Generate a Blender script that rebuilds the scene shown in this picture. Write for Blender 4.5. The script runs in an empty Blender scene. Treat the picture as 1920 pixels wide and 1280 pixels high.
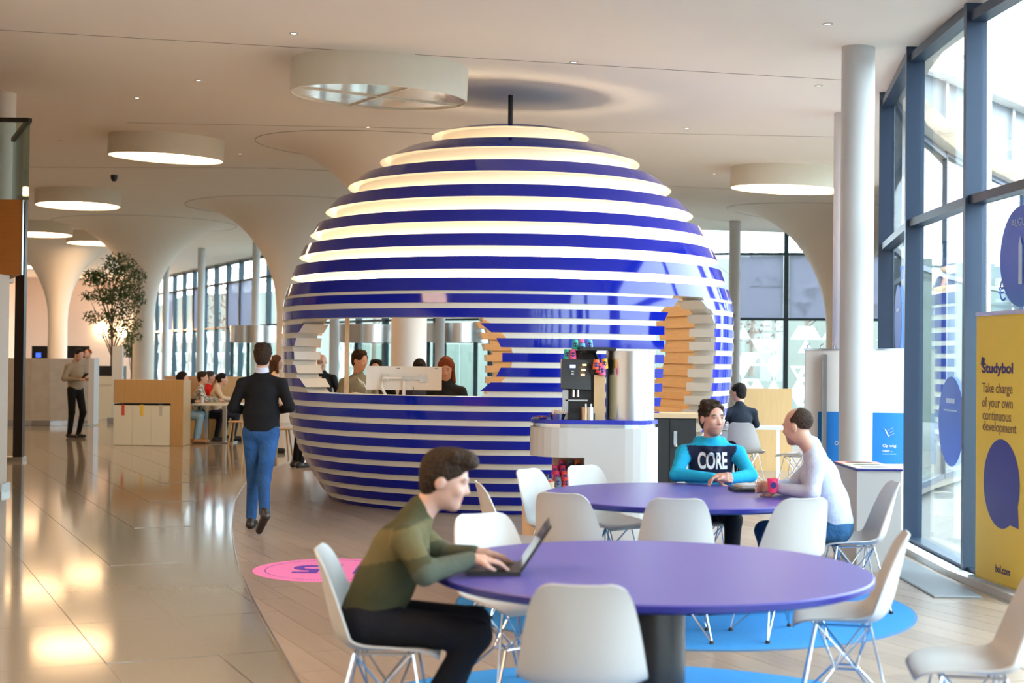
import bpy, math, random
import numpy as np
from mathutils import Vector, Matrix
from mathutils.bvhtree import BVHTree

# ------------------------------------------------------------------ camera
scene = bpy.context.scene
COL = scene.collection
FPX, CAMZ, PITCH, ROLL = 2667.0, 1.62, math.atan(36 / 2667.0), math.radians(0.6)
cam_d = bpy.data.cameras.new('camera')
cam = bpy.data.objects.new('camera', cam_d)
COL.objects.link(cam)
scene.camera = cam
cam_d.sensor_width = 36.0
cam_d.lens = 36.0 * FPX / 1920.0
cam_d.clip_end = 400
cF = Vector((0, math.cos(PITCH), math.sin(PITCH)))
cR0 = Vector((1, 0, 0))
cU0 = Vector((0, -math.sin(PITCH), math.cos(PITCH)))
cR = cR0 * math.cos(ROLL) + cU0 * math.sin(ROLL)
cU = cU0 * math.cos(ROLL) - cR0 * math.sin(ROLL)
M = Matrix.Identity(4)
for i in range(3):
    M[i][0], M[i][1], M[i][2] = cR[i], cU[i], -cF[i]
M[2][3] = CAMZ
cam.matrix_world = M
cam_d.dof.use_dof = True
cam_d.dof.focus_distance = 14.0
cam_d.dof.aperture_fstop = 2.4

# ------------------------------------------------------------------ light of the place
scene.view_settings.view_transform = 'Standard'
scene.view_settings.look = 'None'
scene.view_settings.gamma = 1.0
scene.view_settings.use_curve_mapping = False
scene.view_settings.exposure = 1.28
world = bpy.data.worlds.new('overcast_sky')
scene.world = world
world.use_nodes = True
_bg = world.node_tree.nodes['Background']
_bg.inputs[0].default_value = (0.78, 0.89, 1.0, 1)
_bg.inputs[1].default_value = 4.9
LAMP = 7.0            # strength of the lit lamp diffusers
scene.cycles.max_bounces = 10
scene.cycles.diffuse_bounces = 7
scene.cycles.glossy_bounces = 4
scene.cycles.transparent_max_bounces = 16
scene.cycles.caustics_reflective = False
scene.cycles.caustics_refractive = False
scene.cycles.sample_clamp_indirect = 6.0

# ------------------------------------------------------------------ pixel helpers (a pixel gives a direction)
def ray(px, py):
    return cF + cR * ((px - 960) / FPX) + cU * ((640 - py) / FPX)
def G(px, py, z=0.0):
    d = ray(px, py)
    t = (z - CAMZ) / d.z
    return Vector((d.x * t, d.y * t, z))
def AT(px, py, Y):
    d = ray(px, py)
    t = Y / d.y
    return Vector((d.x * t, Y, CAMZ + d.z * t))

# ------------------------------------------------------------------ materials
MATS = {}
def mat(name, col, rough=0.5, metal=0.0, spec=0.5, emit=None, estr=0.0, noise=0.0, nscale=8.0, bump=0.0, bscale=40.0,
        coat=0.0, alpha=1.0, vcol=False, stretch=None):
    if name in MATS:
        return MATS[name]
    m = bpy.data.materials.new(name)
    m.use_nodes = True
    nt = m.node_tree
    b = nt.nodes['Principled BSDF']
    b.inputs['Base Color'].default_value = (*col, 1)
    b.inputs['Roughness'].default_value = rough
    b.inputs['Metallic'].default_value = metal
    b.inputs['Specular IOR Level'].default_value = spec
    b.inputs['Coat Weight'].default_value = coat
    b.inputs['Coat Roughness'].default_value = 0.05
    b.inputs['Alpha'].default_value = alpha
    if emit:
        b.inputs['Emission Color'].default_value = (*emit, 1)
        b.inputs['Emission Strength'].default_value = estr
    L = nt.links.new
    src = None
    if vcol:
        a = nt.nodes.new('ShaderNodeAttribute')
        a.attribute_name = 'Col'
        src = a.outputs['Color']
        L(src, b.inputs['Base Color'])
    if noise > 0 or bump > 0:
        tc = nt.nodes.new('ShaderNodeTexCoord')
        mp = nt.nodes.new('ShaderNodeMapping')
        L(tc.outputs['Object'], mp.inputs['Vector'])
        if stretch:
            mp.inputs['Scale'].default_value = stretch
    if noise > 0:
        n = nt.nodes.new('ShaderNodeTexNoise')
        n.inputs['Scale'].default_value = nscale
        n.inputs['Detail'].default_value = 4
        L(mp.outputs[0], n.inputs['Vector'])
        mr = nt.nodes.new('ShaderNodeMapRange')
        mr.inputs[3].default_value = 1 - noise
        mr.inputs[4].default_value = 1 + noise
        L(n.outputs[0], mr.inputs[0])
        mx = nt.nodes.new('ShaderNodeMix')
        mx.data_type = 'RGBA'
        mx.blend_type = 'MULTIPLY'
        mx.inputs[0].default_value = 1
        if src:
            L(src, mx.inputs[6])
        else:
            mx.inputs[6].default_value = (*col, 1)
        L(mr.outputs[0], mx.inputs[7])
        L(mx.outputs[2], b.inputs['Base Color'])
    if bump > 0:
        n2 = nt.nodes.new('ShaderNodeTexNoise')
        n2.inputs['Scale'].default_value = bscale
        n2.inputs['Detail'].default_value = 3
        L(mp.outputs[0], n2.inputs['Vector'])
        bp = nt.nodes.new('ShaderNodeBump')
        bp.inputs['Strength'].default_value = bump
        bp.inputs['Distance'].default_value = 0.02
        L(n2.outputs[0], bp.inputs['Height'])
        L(bp.outputs[0], b.inputs['Normal'])
    MATS[name] = m
    return m

def glass(name, tint=(0.92, 0.97, 0.96), gloss=1.0):
    if name in MATS:
        return MATS[name]
    m = bpy.data.materials.new(name)
    m.use_nodes = True
    nt = m.node_tree
    nt.nodes.clear()
    o = nt.nodes.new('ShaderNodeOutputMaterial')
    t = nt.nodes.new('ShaderNodeBsdfTransparent')
    t.inputs[0].default_value = (*tint, 1)
    g = nt.nodes.new('ShaderNodeBsdfGlossy')
    g.inputs['Roughness'].default_value = 0.01
    f = nt.nodes.new('ShaderNodeLayerWeight')
    f.inputs[0].default_value = 0.5
    pw = nt.nodes.new('ShaderNodeMath')
    pw.operation = 'POWER'
    pw.inputs[1].default_value = 5.0
    mu = nt.nodes.new('ShaderNodeMath')
    mu.operation = 'MULTIPLY_ADD'
    mu.use_clamp = True
    mu.inputs[1].default_value = 0.9 * gloss
    mu.inputs[2].default_value = 0.035 * gloss
    x = nt.nodes.new('ShaderNodeMixShader')
    L = nt.links.new
    L(f.outputs['Facing'], pw.inputs[0])
    L(pw.outputs[0], mu.inputs[0])
    L(mu.outputs[0], x.inputs[0])
    L(t.outputs[0], x.inputs[1])
    L(g.outputs[0], x.inputs[2])
    L(x.outputs[0], o.inputs[0])
    MATS[name] = m
    return m

def sheer(name, col, trans):
    """woven blind or film: part see-through"""
    m = bpy.data.materials.new(name)
    m.use_nodes = True
    nt = m.node_tree
    nt.nodes.clear()
    o = nt.nodes.new('ShaderNodeOutputMaterial')
    t = nt.nodes.new('ShaderNodeBsdfTransparent')
    d = nt.nodes.new('ShaderNodeBsdfDiffuse')
    tl = nt.nodes.new('ShaderNodeBsdfTranslucent')
    d.inputs[0].default_value = (*col, 1)
    tl.inputs[0].default_value = (*col, 1)
    a = nt.nodes.new('ShaderNodeMixShader')
    a.inputs[0].default_value = 0.5
    x = nt.nodes.new('ShaderNodeMixShader')
    x.inputs[0].default_value = trans
    L = nt.links.new
    L(d.outputs[0], a.inputs[1])
    L(tl.outputs[0], a.inputs[2])
    L(a.outputs[0], x.inputs[1])
    L(t.outputs[0], x.inputs[2])
    L(x.outputs[0], o.inputs[0])
    MATS[name] = m
    return m

WHITE = mat('white_paint', (0.53, 0.53, 0.535), 0.6, noise=0.02, nscale=2)
CEIL = mat('ceiling_plaster', (0.91, 0.83, 0.75), 0.75, noise=0.02, nscale=1.2, bump=0.03, bscale=90)
CREAM = mat('cream_lacquer', (0.70, 0.665, 0.61), 0.35, noise=0.02)
BLUE = mat('blue_gloss_lacquer', (0.004, 0.012, 0.33), 0.08, spec=0.35, coat=0.3, noise=0.04)
BIRCH = mat('birch_ply', (0.70, 0.50, 0.30), 0.5, noise=0.12, nscale=5, stretch=(1, 1, 9))
STEEL = mat('brushed_steel', (0.62, 0.63, 0.63), 0.25, 1.0, noise=0.08, nscale=3, stretch=(14, 14, 0.4))
CHROME = mat('chrome_wire', (0.60, 0.62, 0.66), 0.16, 1.0)
BLACK = mat('black_plastic', (0.012, 0.012, 0.013), 0.35, noise=0.05)
NAVYF = mat('navy_frame', (0.03, 0.05, 0.09), 0.35, 0.3, noise=0.04)
DKFRAME = mat('dark_teal_frame', (0.02, 0.05, 0.07), 0.4, noise=0.04)
SHELL = mat('white_chair_shell', (0.52, 0.505, 0.49), 0.38, noise=0.015)
OAK = mat('oak_veneer', (0.46, 0.28, 0.11), 0.45, noise=0.14, nscale=4, stretch=(9, 9, 0.6))
OAKD = mat('orange_wood', (0.40, 0.13, 0.02), 0.4, noise=0.15, nscale=4, stretch=(0.7, 0.7, 9))
DARKBRN = mat('dark_bronze', (0.030, 0.022, 0.018), 0.35, 0.3, noise=0.05)
PANE = glass('window_glass')
LIT = mat('lit_diffuser', (0.9, 0.9, 0.85), 0.5, emit=(1.0, 0.64, 0.34), estr=LAMP)
LED = mat('led_strip', (1, 0.9, 0.7), 0.5, emit=(1.0, 0.76, 0.48), estr=8.0)

# ------------------------------------------------------------------ mesh building
class MB:
    def __init__(s):
        s.v, s.f, s.m, s.sm = [], [], [], []
    def add(s, vs, fs, mi=0, smooth=False):
        o = len(s.v)
        s.v += [tuple(p) for p in vs]
        for f in fs:
            s.f.append(tuple(i + o for i in f))
            s.m.append(mi)
            s.sm.append(smooth)
        return s
    def box(s, c, d, rz=0.0, mi=0, rot=None):
        R = rot or Matrix.Rotation(rz, 3, 'Z')
        c = Vector(c)
        vs = [c + R @ Vector((x * d[0] / 2, y * d[1] / 2, z * d[2] / 2)) for z in (-1, 1) for y in (-1, 1) for x in (-1, 1)]
        return s.add(vs, [(0, 2, 3, 1), (4, 5, 7, 6), (0, 1, 5, 4), (2, 6, 7, 3), (0, 4, 6, 2), (1, 3, 7, 5)], mi)
    def bar(s, a, b, w, h, mi=0):
        a, b = Vector(a), Vector(b)
        t = (b - a).normalized()
        up = Vector((0, 0, 1)) if abs(t.z) < 0.9 else Vector((0, 1, 0))
        x = t.cross(up).normalized()
        y = x.cross(t)
        R = Matrix((x, t, y)).transposed()
        return s.box((a + b) / 2, (w, (b - a).length, h), mi=mi, rot=R)
    def tube(s, pts, r, n=8, mi=0, caps=True):
        pts = [Vector(p) for p in pts]
        rs = r if isinstance(r, (list, tuple)) else [r] * len(pts)
        vs, fs = [], []
        prev = None
        for i, p in enumerate(pts):
            t = (pts[min(i + 1, len(pts) - 1)] - pts[max(i - 1, 0)]).normalized()
            x = t.orthogonal().normalized() if prev is None else (prev - t * prev.dot(t)).normalized()
            prev = x
            y = t.cross(x)
            for k in range(n):
                a = 2 * math.pi * k / n
                vs.append(p + (x * math.cos(a) + y * math.sin(a)) * rs[i])
        for i in range(len(pts) - 1):
            for k in range(n):
                fs.append((i * n + k, i * n + (k + 1) % n, (i + 1) * n + (k + 1) % n, (i + 1) * n + k))
        s.add(vs, fs, mi, True)
        if caps:
            o = len(s.v) - len(vs)
            s.f += [tuple(o + k for k in reversed(range(n))), tuple(o + (len(pts) - 1) * n + k for k in range(n))]
            s.m += [mi, mi]
            s.sm += [False, False]
        return s
    def lathe(s, prof, n=32, c=(0, 0, 0), mi=0, smooth=True, sx=1.0, sy=1.0, capb=False, capt=False):
        vs, fs = [], []
        for r, z in prof:
            for k in range(n):
                a = 2 * math.pi * k / n
                vs.append((c[0] + r * sx * math.cos(a), c[1] + r * sy * math.sin(a), c[2] + z))
        for i in range(len(prof) - 1):
            for k in range(n):
                fs.append((i * n + k, i * n + (k + 1) % n, (i + 1) * n + (k + 1) % n, (i + 1) * n + k))
        s.add(vs, fs, mi, smooth)
        o = len(s.v) - len(vs)
        if capb:
            s.f.append(tuple(o + k for k in reversed(range(n)))); s.m.append(mi); s.sm.append(False)
        if capt:
            s.f.append(tuple(o + (len(prof) - 1) * n + k for k in range(n))); s.m.append(mi); s.sm.append(False)
        return s
    def prism(s, pts, z0, z1, mi=0):
        n = len(pts)
        vs = [(p[0], p[1], z0) for p in pts] + [(p[0], p[1], z1) for p in pts]
        fs = [tuple(reversed(range(n))), tuple(range(n, 2 * n))] + [(i, (i + 1) % n, n + (i + 1) % n, n + i) for i in range(n)]
        return s.add(vs, fs, mi)
    def obj(s, name, mats, parent=None, loc=None, rz=0.0):
        me = bpy.data.meshes.new(name)
        me.from_pydata(s.v, [], s.f)
        for m in (mats if isinstance(mats, (list, tuple)) else [mats]):
            me.materials.append(m)
        me.polygons.foreach_set('material_index', s.m)
        me.polygons.foreach_set('use_smooth', s.sm)
        me.update()
        if any(s.sm): me.set_sharp_from_angle(angle=math.radians(32))
        o = bpy.data.objects.new(name, me)
        COL.objects.link(o)
        if parent:
            o.parent = parent
        if loc is not None:
            o.location = loc
        o.rotation_euler.z = rz
        return o

def tag(o, label=None, cat=None, group=None, kind=None):
    if label: o['label'] = label
    if cat: o['category'] = cat
    if group: o['group'] = group
    if kind: o['kind'] = kind
    return o
def thing(name, label, cat, loc=(0, 0, 0), rz=0.0, group=None, kind=None):
    o = bpy.data.objects.new(name, None)
    o.empty_display_size = 0.1
    COL.objects.link(o)
    o.location = loc
    o.rotation_euler.z = rz
    return tag(o, label, cat, group, kind)
def dup(o, parent=None):
    c = o.copy()
    COL.objects.link(c)
    c.parent = parent
    for ch in o.children:
        dup(ch, c)
    return c
def text_mesh(name, txt, size, m, parent, mtx, extrude=0.001, align='LEFT', xs=1.0, bold=0.0):
    cu = bpy.data.curves.new(name, 'FONT')
    cu.body = txt
    cu.size = size
    cu.extrude = extrude
    cu.offset = bold
    cu.align_x = align
    tmp = bpy.data.objects.new(name, cu)
    COL.objects.link(tmp)
    dg = bpy.context.evaluated_depsgraph_get()
    me = bpy.data.meshes.new_from_object(tmp.evaluated_get(dg))
    bpy.data.objects.remove(tmp)
    me.transform(Matrix.Diagonal((xs, 1, 1, 1)))
    me.materials.clear()
    me.materials.append(m)
    o = bpy.data.objects.new(name, me)
    COL.objects.link(o)
    o.parent = parent
    o.matrix_local = mtx
    return o
# ================================================================== THE SETTING
rnd = random.Random(7)
def interp(xs, ys, x):
    return float(np.interp(x, xs, ys))
def cz(x, y):
    """ceiling height: it rises gently away from the entrance side"""
    return min(4.8 + 0.04 * (min(y, 34.0) - 15.4) - 0.04 * (max(x, -9.0) + 1.43), 5.45)

# near glass front (right) and far glass front, as plan polylines
NEARF = [(3.90, -4.1), (3.90, -2.2), (3.90, -0.3), (3.88, 1.6), (3.85, 3.5), (3.80, 5.39), (3.72, 7.26), (3.62, 9.13), (3.49, 11.0),
         (3.55, 12.87), (3.99, 15.5), (4.9, 18.0), (6.1, 20.5), (7.5, 23.0), (9.0, 25.5), (10.3, 28.5), (11.2, 32.0), (11.7, 35.5)]
FARF = [(11.9, 38.3), (6.0, 39.0), (1.0, 40.5), (-4.0, 44.0), (-9.0, 52.0), (-18.0, 70.0)]
ENV = [(-24, -5)] + [(3.9, -5)] + NEARF + FARF + [(-24, 70)]

# ---- floor
TA = math.radians(24.9)
U = Vector((-math.sin(TA), math.cos(TA)))
V = Vector((math.cos(TA), math.sin(TA)))
def uv(p): return (p[0] * U.x + p[1] * U.y, p[0] * V.x + p[1] * V.y)
u0 = uv(G(37, 929))[0]
v0 = uv(G(225, 1075))[1]
def floor_mat(name, base, dark, rough, w, l, off, jw, jcol, wood=False):
    m = bpy.data.materials.new(name)
    m.use_nodes = True
    nt = m.node_tree
    L = nt.links.new
    b = nt.nodes['Principled BSDF']
    b.inputs['Roughness'].default_value = rough
    geo = nt.nodes.new('ShaderNodeNewGeometry')
    mp = nt.nodes.new('ShaderNodeMapping')
    mp.inputs['Rotation'].default_value = (0, 0, -TA)
    L(geo.outputs['Position'], mp.inputs[0])
    n = nt.nodes.new('ShaderNodeTexNoise')
    n.inputs['Scale'].default_value = 1.0
    n.inputs['Detail'].default_value = 6
    n.inputs['Roughness'].default_value = 0.7
    ms = nt.nodes.new('ShaderNodeMapping')
    ms.inputs['Scale'].default_value = (18, 1.2, 1) if wood else (90, 90, 90)
    L(mp.outputs[0], ms.inputs[0])
    L(ms.outputs[0], n.inputs['Vector'])
    cr = nt.nodes.new('ShaderNodeMix')
    cr.data_type = 'RGBA'
    cr.inputs[6].default_value = (*base, 1)
    cr.inputs[7].default_value = (*dark, 1)
    L(n.outputs[0], cr.inputs[0])
    out = cr.outputs[2]
    n3 = nt.nodes.new('ShaderNodeTexNoise')
    n3.inputs['Scale'].default_value = 0.6
    L(mp.outputs[0], n3.inputs['Vector'])
    mr = nt.nodes.new('ShaderNodeMapRange')
    mr.inputs[3].default_value = 0.9
    mr.inputs[4].default_value = 1.1
    L(n3.outputs[0], mr.inputs[0])
    mm = nt.nodes.new('ShaderNodeMix'); mm.data_type = 'RGBA'; mm.blend_type = 'MULTIPLY'; mm.inputs[0].default_value = 1
    L(out, mm.inputs[6]); L(mr.outputs[0], mm.inputs[7]); out = mm.outputs[2]
    if jw > 0:
        sx = nt.nodes.new('ShaderNodeSeparateXYZ')
        L(mp.outputs[0], sx.inputs[0])
        msk = []
        for idx, per, o in ((0, w, off[1]), (1, l, off[0])):
            a = nt.nodes.new('ShaderNodeMath'); a.operation = 'SUBTRACT'; a.inputs[1].default_value = o - per * 400 - jw / 2
            L(sx.outputs[idx], a.inputs[0])
            c = nt.nodes.new('ShaderNodeMath'); c.operation = 'MODULO'; c.inputs[1].default_value = per
            L(a.outputs[0], c.inputs[0])
            d = nt.nodes.new('ShaderNodeMath'); d.operation = 'LESS_THAN'; d.inputs[1].default_value = jw
            L(c.outputs[0], d.inputs[0])
            msk.append(d)
        mxm = nt.nodes.new('ShaderNodeMath'); mxm.operation = 'MAXIMUM'
        L(msk[0].outputs[0], mxm.inputs[0]); L(msk[1].outputs[0], mxm.inputs[1])
        jm = nt.nodes.new('ShaderNodeMix'); jm.data_type = 'RGBA'
        jm.inputs[7].default_value = (*jcol, 1)
        L(mxm.outputs[0], jm.inputs[0]); L(out, jm.inputs[6]); out = jm.outputs[2]
    if wood:
        oi = nt.nodes.new('ShaderNodeObjectInfo')
        m2 = nt.nodes.new('ShaderNodeMapRange'); m2.inputs[3].default_value = 0.86; m2.inputs[4].default_value = 1.1
        L(oi.outputs['Random'], m2.inputs[0])
        m3 = nt.nodes.new('ShaderNodeMix'); m3.data_type = 'RGBA'; m3.blend_type = 'MULTIPLY'; m3.inputs[0].default_value = 1
        L(out, m3.inputs[6]); L(m2.outputs[0], m3.inputs[7]); out = m3.outputs[2]
    L(out, b.inputs['Base Color'])
    return m
TILE = floor_mat('terrazzo', (0.345, 0.305, 0.245), (0.235, 0.205, 0.165), 0.085, 0.6, 1.2, (u0, v0), 0, (0, 0, 0))
TILEFAR = floor_mat('terrazzo_with_joints', (0.345, 0.305, 0.245), (0.235, 0.205, 0.165), 0.085, 0.6, 1.2, (u0, v0), 0.006, (0.10, 0.08, 0.07))
WOODF = floor_mat('vinyl_planks', (0.385, 0.29, 0.215), (0.235, 0.172, 0.128), 0.34, 0.2, 1.2, (0, 0), 0.0, (0, 0, 0), wood=True)

floor = MB().prism(ENV[::-1][::-1], -0.16, -0.004).obj('floor', TILEFAR)
tag(floor, 'polished grey terrazzo floor with dark joints', kind='structure')
WB = [(1.6, -1.0), (-0.15, 4.2)] + [tuple(G(a, b)[:2]) for a, b in ((559, 1276), (525, 1216), (495, 1164), (469, 1115), (450, 1070), (439, 1025),
      (435, 987), (440, 940), (459, 907), (504, 879), (544, 865))] + [(-3.1, 25.0), (-2.2, 28.0), (0.0, 31.0), (5.0, 33.0)]
WR = [(9.6, 28.6), (8.4, 25.5), (6.9, 23.0), (5.5, 20.5), (4.4, 18.0), (3.6, 15.5), (3.35, 13.0), (3.35, 11.0), (3.4, 9.1), (3.4, -1.0)]
wood = MB().prism((WB + WR)[::-1], -0.003, 0.001).obj('wood_floor_field', WOODF, floor)
tag(wood, kind='stuff')
edge = MB()
for a, b in zip(WB[1:13], WB[2:14]):
    edge.bar((a[0], a[1], 0.002), (b[0], b[1], 0.002), 0.012, 0.008)
edge.obj('edge_strip', STEEL, floor)
def clip(poly, hull):
    """clip a polygon by a convex one (counter-clockwise)"""
    for i in range(len(hull)):
        a, b = hull[i], hull[(i + 1) % len(hull)]
        out = []
        for k in range(len(poly)):
            p, q = poly[k], poly[(k + 1) % len(poly)]
            sp = (b[0] - a[0]) * (p[1] - a[1]) - (b[1] - a[1]) * (p[0] - a[0])
            sq = (b[0] - a[0]) * (q[1] - a[1]) - (b[1] - a[1]) * (q[0] - a[0])
            if sp >= 0: out.append(p)
            if (sp >= 0) != (sq >= 0):
                t = sp / (sp - sq)
                out.append((p[0] + (q[0] - p[0]) * t, p[1] + (q[1] - p[1]) * t))
        poly = out
        if len(poly) < 3: return []
    return poly
def proj(p):
    d = Vector(p) - Vector((0, 0, CAMZ))
    z = d.dot(cF)
    return (960 + FPX * d.dot(cR) / z, 640 - FPX * d.dot(cU) / z) if z > 0.1 else (-9999, -9999)
def inside(p, poly):
    c = False
    for i in range(len(poly)):
        a, b = poly[i], poly[i - 1]
        if (a[1] > p[1]) != (b[1] > p[1]) and p[0] < (b[0] - a[0]) * (p[1] - a[1]) / (b[1] - a[1]) + a[0]:
            c = not c
    return c
WPOLY = WB + WR
tiles = []
for iu in range(-2, 30):
    for iv in range(-40, 12):
        uc, vc = u0 + (iu - 10 + 0.5) * 1.2, v0 + (iv + 0.5) * 0.6
        c = (uc * U.x + vc * V.x, uc * U.y + vc * V.y)
        if c[1] < 5 or c[1] > 26: continue
        px, py = proj((c[0], c[1], 0))
        if -60 < px < 700 and py < 1360 and not inside((c[0] + 0.7, c[1]), WPOLY) and c[0] > -9:
            tiles.append((c[1], c, uc, vc))
tiles.sort()
tmesh = None
for _, c, uc, vc in tiles[:290]:
    if tmesh is None:
        o = MB().box((0, 0, -0.002), (0.594, 1.194, 0.004)).obj('tile', TILE, floor)
        tmesh = o.data
    else:
        o = bpy.data.objects.new('tile', tmesh)
        COL.objects.link(o)
        o.parent = floor
    o.location = (c[0], c[1], 0.0)
    o.rotation_euler.z = TA
hull = [p for p in WB if p[1] < 17.0] + [(3.35, 17.0), (3.35, -1.0)]
hull = hull[::-1]
npl = 0
for iv in range(-30, 60):
    for iu in range(-10, 30):
        vc = iv * 0.2
        uc = iu * 1.3 + (iv * 0.47) % 1.3
        q = [(uc + a * 0.648, vc + b * 0.0985) for a, b in ((-1, -1), (-1, 1), (1, 1), (1, -1))]
        q = [(a * U.x + b * V.x, a * U.y + b * V.y) for a, b in q]
        px, py = proj((sum(p[0] for p in q) / 4, max(0.5, sum(p[1] for p in q) / 4), 0))
        if not (300 < px < 1990 and 900 < py < 1400): continue
        ar = sum(q[i][0] * q[i - 1][1] - q[i - 1][0] * q[i][1] for i in range(4))
        if ar > 0: q = q[::-1]
        q = clip(q, hull)
        if len(q) >= 3 and npl < 300:
            MB().prism(q, 0.0, 0.004).obj('plank', WOODF, floor)
            npl += 1

# ---- ceiling
cb = MB()
ys = list(np.arange(-5, 38.4, 1.2)) + [38.3, 39.0, 40.5, 44.0, 48.0, 52.0, 58, 64, 70]
fx = [p[1] for p in NEARF] ; fxx = [p[0] for p in NEARF]
def xr(y):
    if y <= 38.3: return interp(fx + [38.3], fxx + [11.9], y) + 0.35
    return interp([p[1] for p in FARF], [p[0] for p in FARF], y) + 0.35
NX = 30
for y in ys:
    for i in range(NX + 1):
        x = -24 + (xr(y) + 24) * i / NX
        cb.v.append((x, y, cz(x, y)))
for j in range(len(ys) - 1):
    for i in range(NX):
        a = j * (NX + 1) + i
        cb.f.append((a, a + NX + 1, a + NX + 2, a + 1)); cb.m.append(0); cb.sm.append(True)
ceiling = cb.obj('ceiling', CEIL)
tag(ceiling, 'smooth pale plaster ceiling over the hall', kind='structure')
# roof slab over it, keeps the sky out
rb = MB()
rb.v = [(v[0], v[1], v[2] + 0.3) for v in cb.v]
rb.f = [tuple(reversed(f)) for f in cb.f]; rb.m = cb.m; rb.sm = cb.sm
rb.obj('roof_slab', CEIL, ceiling)
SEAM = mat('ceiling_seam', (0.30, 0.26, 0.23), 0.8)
def seam(pts, name='ceiling_joint'):
    b = MB()
    for p, q in zip(pts, pts[1:]):
        b.bar((p[0], p[1], cz(*p) - 0.001), (q[0], q[1], cz(*q) - 0.001), 0.006, 0.006)
    return b.obj(name, SEAM, ceiling)
seam([(-8, 14.2), (-4, 14.4), (0, 14.6), (3.6, 14.8)])
seam([(-6, 22), (0, 20.5), (4.5, 19.4)])
seam([(-12, 29), (-5, 28.6), (1, 28.4), (8, 28.2)])

# ---- glass fronts
wcount = [0]
def window_bay(p0, p1, ztop, transoms, frame, md=0.16, mw=0.07, z0=0.0, off=0.12):
    """one bay: the mullion at p0, transoms, a pane in every row. Outside lies to the right of p0 -> p1 ... given by n"""
    wcount[0] += 1
    a, b = Vector((p0[0], p0[1], 0)), Vector((p1[0], p1[1], 0))
    t = (b - a).normalized()
    n = Vector((t.y, -t.x, 0))
    w = thing('window_%d' % wcount[0], None, None, (0, 0, 0), kind='structure')
    zt = min(ztop(p0), ztop(p1))
    rz = math.atan2(t.y, t.x)
    MB().box(a + n * md / 2 + Vector((0, 0, (z0 + ztop(p0)) / 2)), (mw, md, ztop(p0) - z0), rz).obj('mullion', frame, w)
    mid = (a + b) / 2
    Ln = (b - a).length
    rows = [z0 + 0.03] + transoms + [zt - 0.05]
    for k, z in enumerate(rows):
        MB().box(mid + n * (md * 0.55) + Vector((0, 0, z)), (Ln - mw, md * 0.8, 0.07 if 0 < k < len(rows) - 1 else 0.08), rz).obj('transom', frame, w)
    for k in range(len(rows) - 1):
        za, zb = rows[k] + 0.035, rows[k + 1] - 0.035
        MB().box(mid + n * off + Vector((0, 0, (za + zb) / 2)), (Ln - mw, 0.01, zb - za), rz).obj('pane', PANE, w)
    return w, a, b, t, n, rows
czp = lambda p: cz(p[0], p[1]) + 0.02
near = [window_bay(p, q, czp, [2.9], NAVYF) for p, q in zip(NEARF, NEARF[1:])]
# white sill strip along the near front
sb = MB()
for p, q in zip(NEARF, NEARF[1:]):
    sb.bar((p[0] - 0.06, p[1], 0.02), (q[0] - 0.06, q[1], 0.02), 0.12, 0.05)
tag(sb.obj('trim_1', WHITE), 'white sill strip along the glass front', kind='structure')

BLIND = sheer('grey_roller_blind', (0.33, 0.33, 0.42), 0.25)
FILM = sheer('white_window_film', (0.80, 0.82, 0.82), 0.12)
def film(w, a, t, n, off, x0, x1, z0, z1, seed, step=0.42, keep=0.62):
    """lattice of white triangles stuck on a pane"""
    r = random.Random(seed)
    b = MB()
    h = step * 0.866
    j = 0
    z = z0
    while z + h <= z1 + 1e-3:
        i = 0
        x = x0
        while x + step / 2 <= x1 + 1e-3:
            for up in (True, False):
                xa = x + (0 if up else step / 2) - (step / 2 if j % 2 else 0)
                tri = [(xa, z), (xa + step, z), (xa + step / 2, z + h)] if up else [(xa, z + h), (xa + step / 2, z), (xa + step, z + h)]
                if min(p[0] for p in tri) < x0 - 0.01 or max(p[0] for p in tri) > x1 + 0.01 or r.random() > keep: continue
                cx, cy = sum(p[0] for p in tri) / 3, sum(p[1] for p in tri) / 3
                hole = r.random() < 0.45
                P = lambda p: a + t * p[0] + n * off + Vector((0, 0, p[1]))
                if hole:
                    inn = [(cx + (p[0] - cx) * 0.5, cy + (p[1] - cy) * 0.5) for p in tri]
                    b.add([P(p) for p in tri + inn], [(0, 1, 4, 3), (1, 2, 5, 4), (2, 0, 3, 5)])
                else:
                    b.add([P(p) for p in tri], [(0, 1, 2)])
            x += step
            i += 1
        z += h
        j += 1
    if b.v:
        b.obj('triangle_film', FILM, w)
fz = lambda p: 5.42
far_bays = []
for si in range(len(FARF) - 1):
    p, q = Vector(FARF[si]), Vector(FARF[si + 1])
    k = max(1, round((q - p).length / (1.55 if si == 0 else 1.9)))
    for i in range(k):
        a, b = p.lerp(q, i / k), p.lerp(q, (i + 1) / k)
        far_bays.append((si, i, window_bay(a, b, fz, [2.83, 4.62], DKFRAME, md=0.18, mw=0.13)))
for si, i, (w, a, b, t, n, rows) in far_bays:
    Ln = (b - a).length
    if si in (0, 4) or (si == 3 and i % 2):
        film(w, a, t, n, 0.10, 0.1, Ln - 0.1, 0.1, 2.75, 100 * si + i, 0.42 if si == 0 else 0.5, 0.66)
    if si == 0 or (si == 4 and i in (1, 2, 5, 8)):
        mid = (a + b) / 2
        MB().box(mid + n * 0.06 + Vector((0, 0, 3.72)), (Ln - 0.16, 0.006, 1.72), math.atan2(t.y, t.x)).obj('roller_blind', BLIND, w)
        if si == 0:
            film(w, a, t, n, 0.11, 0.1, Ln - 0.1, 2.95, 4.5, 31 + i, 0.45, 0.35)
    if si in (0, 4) and i % 2 == 0:
        film(w, a, t, n, 0.10, 0.1, Ln - 0.1, 4.7, 5.3, 77 + i, 0.5, 0.4)

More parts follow.
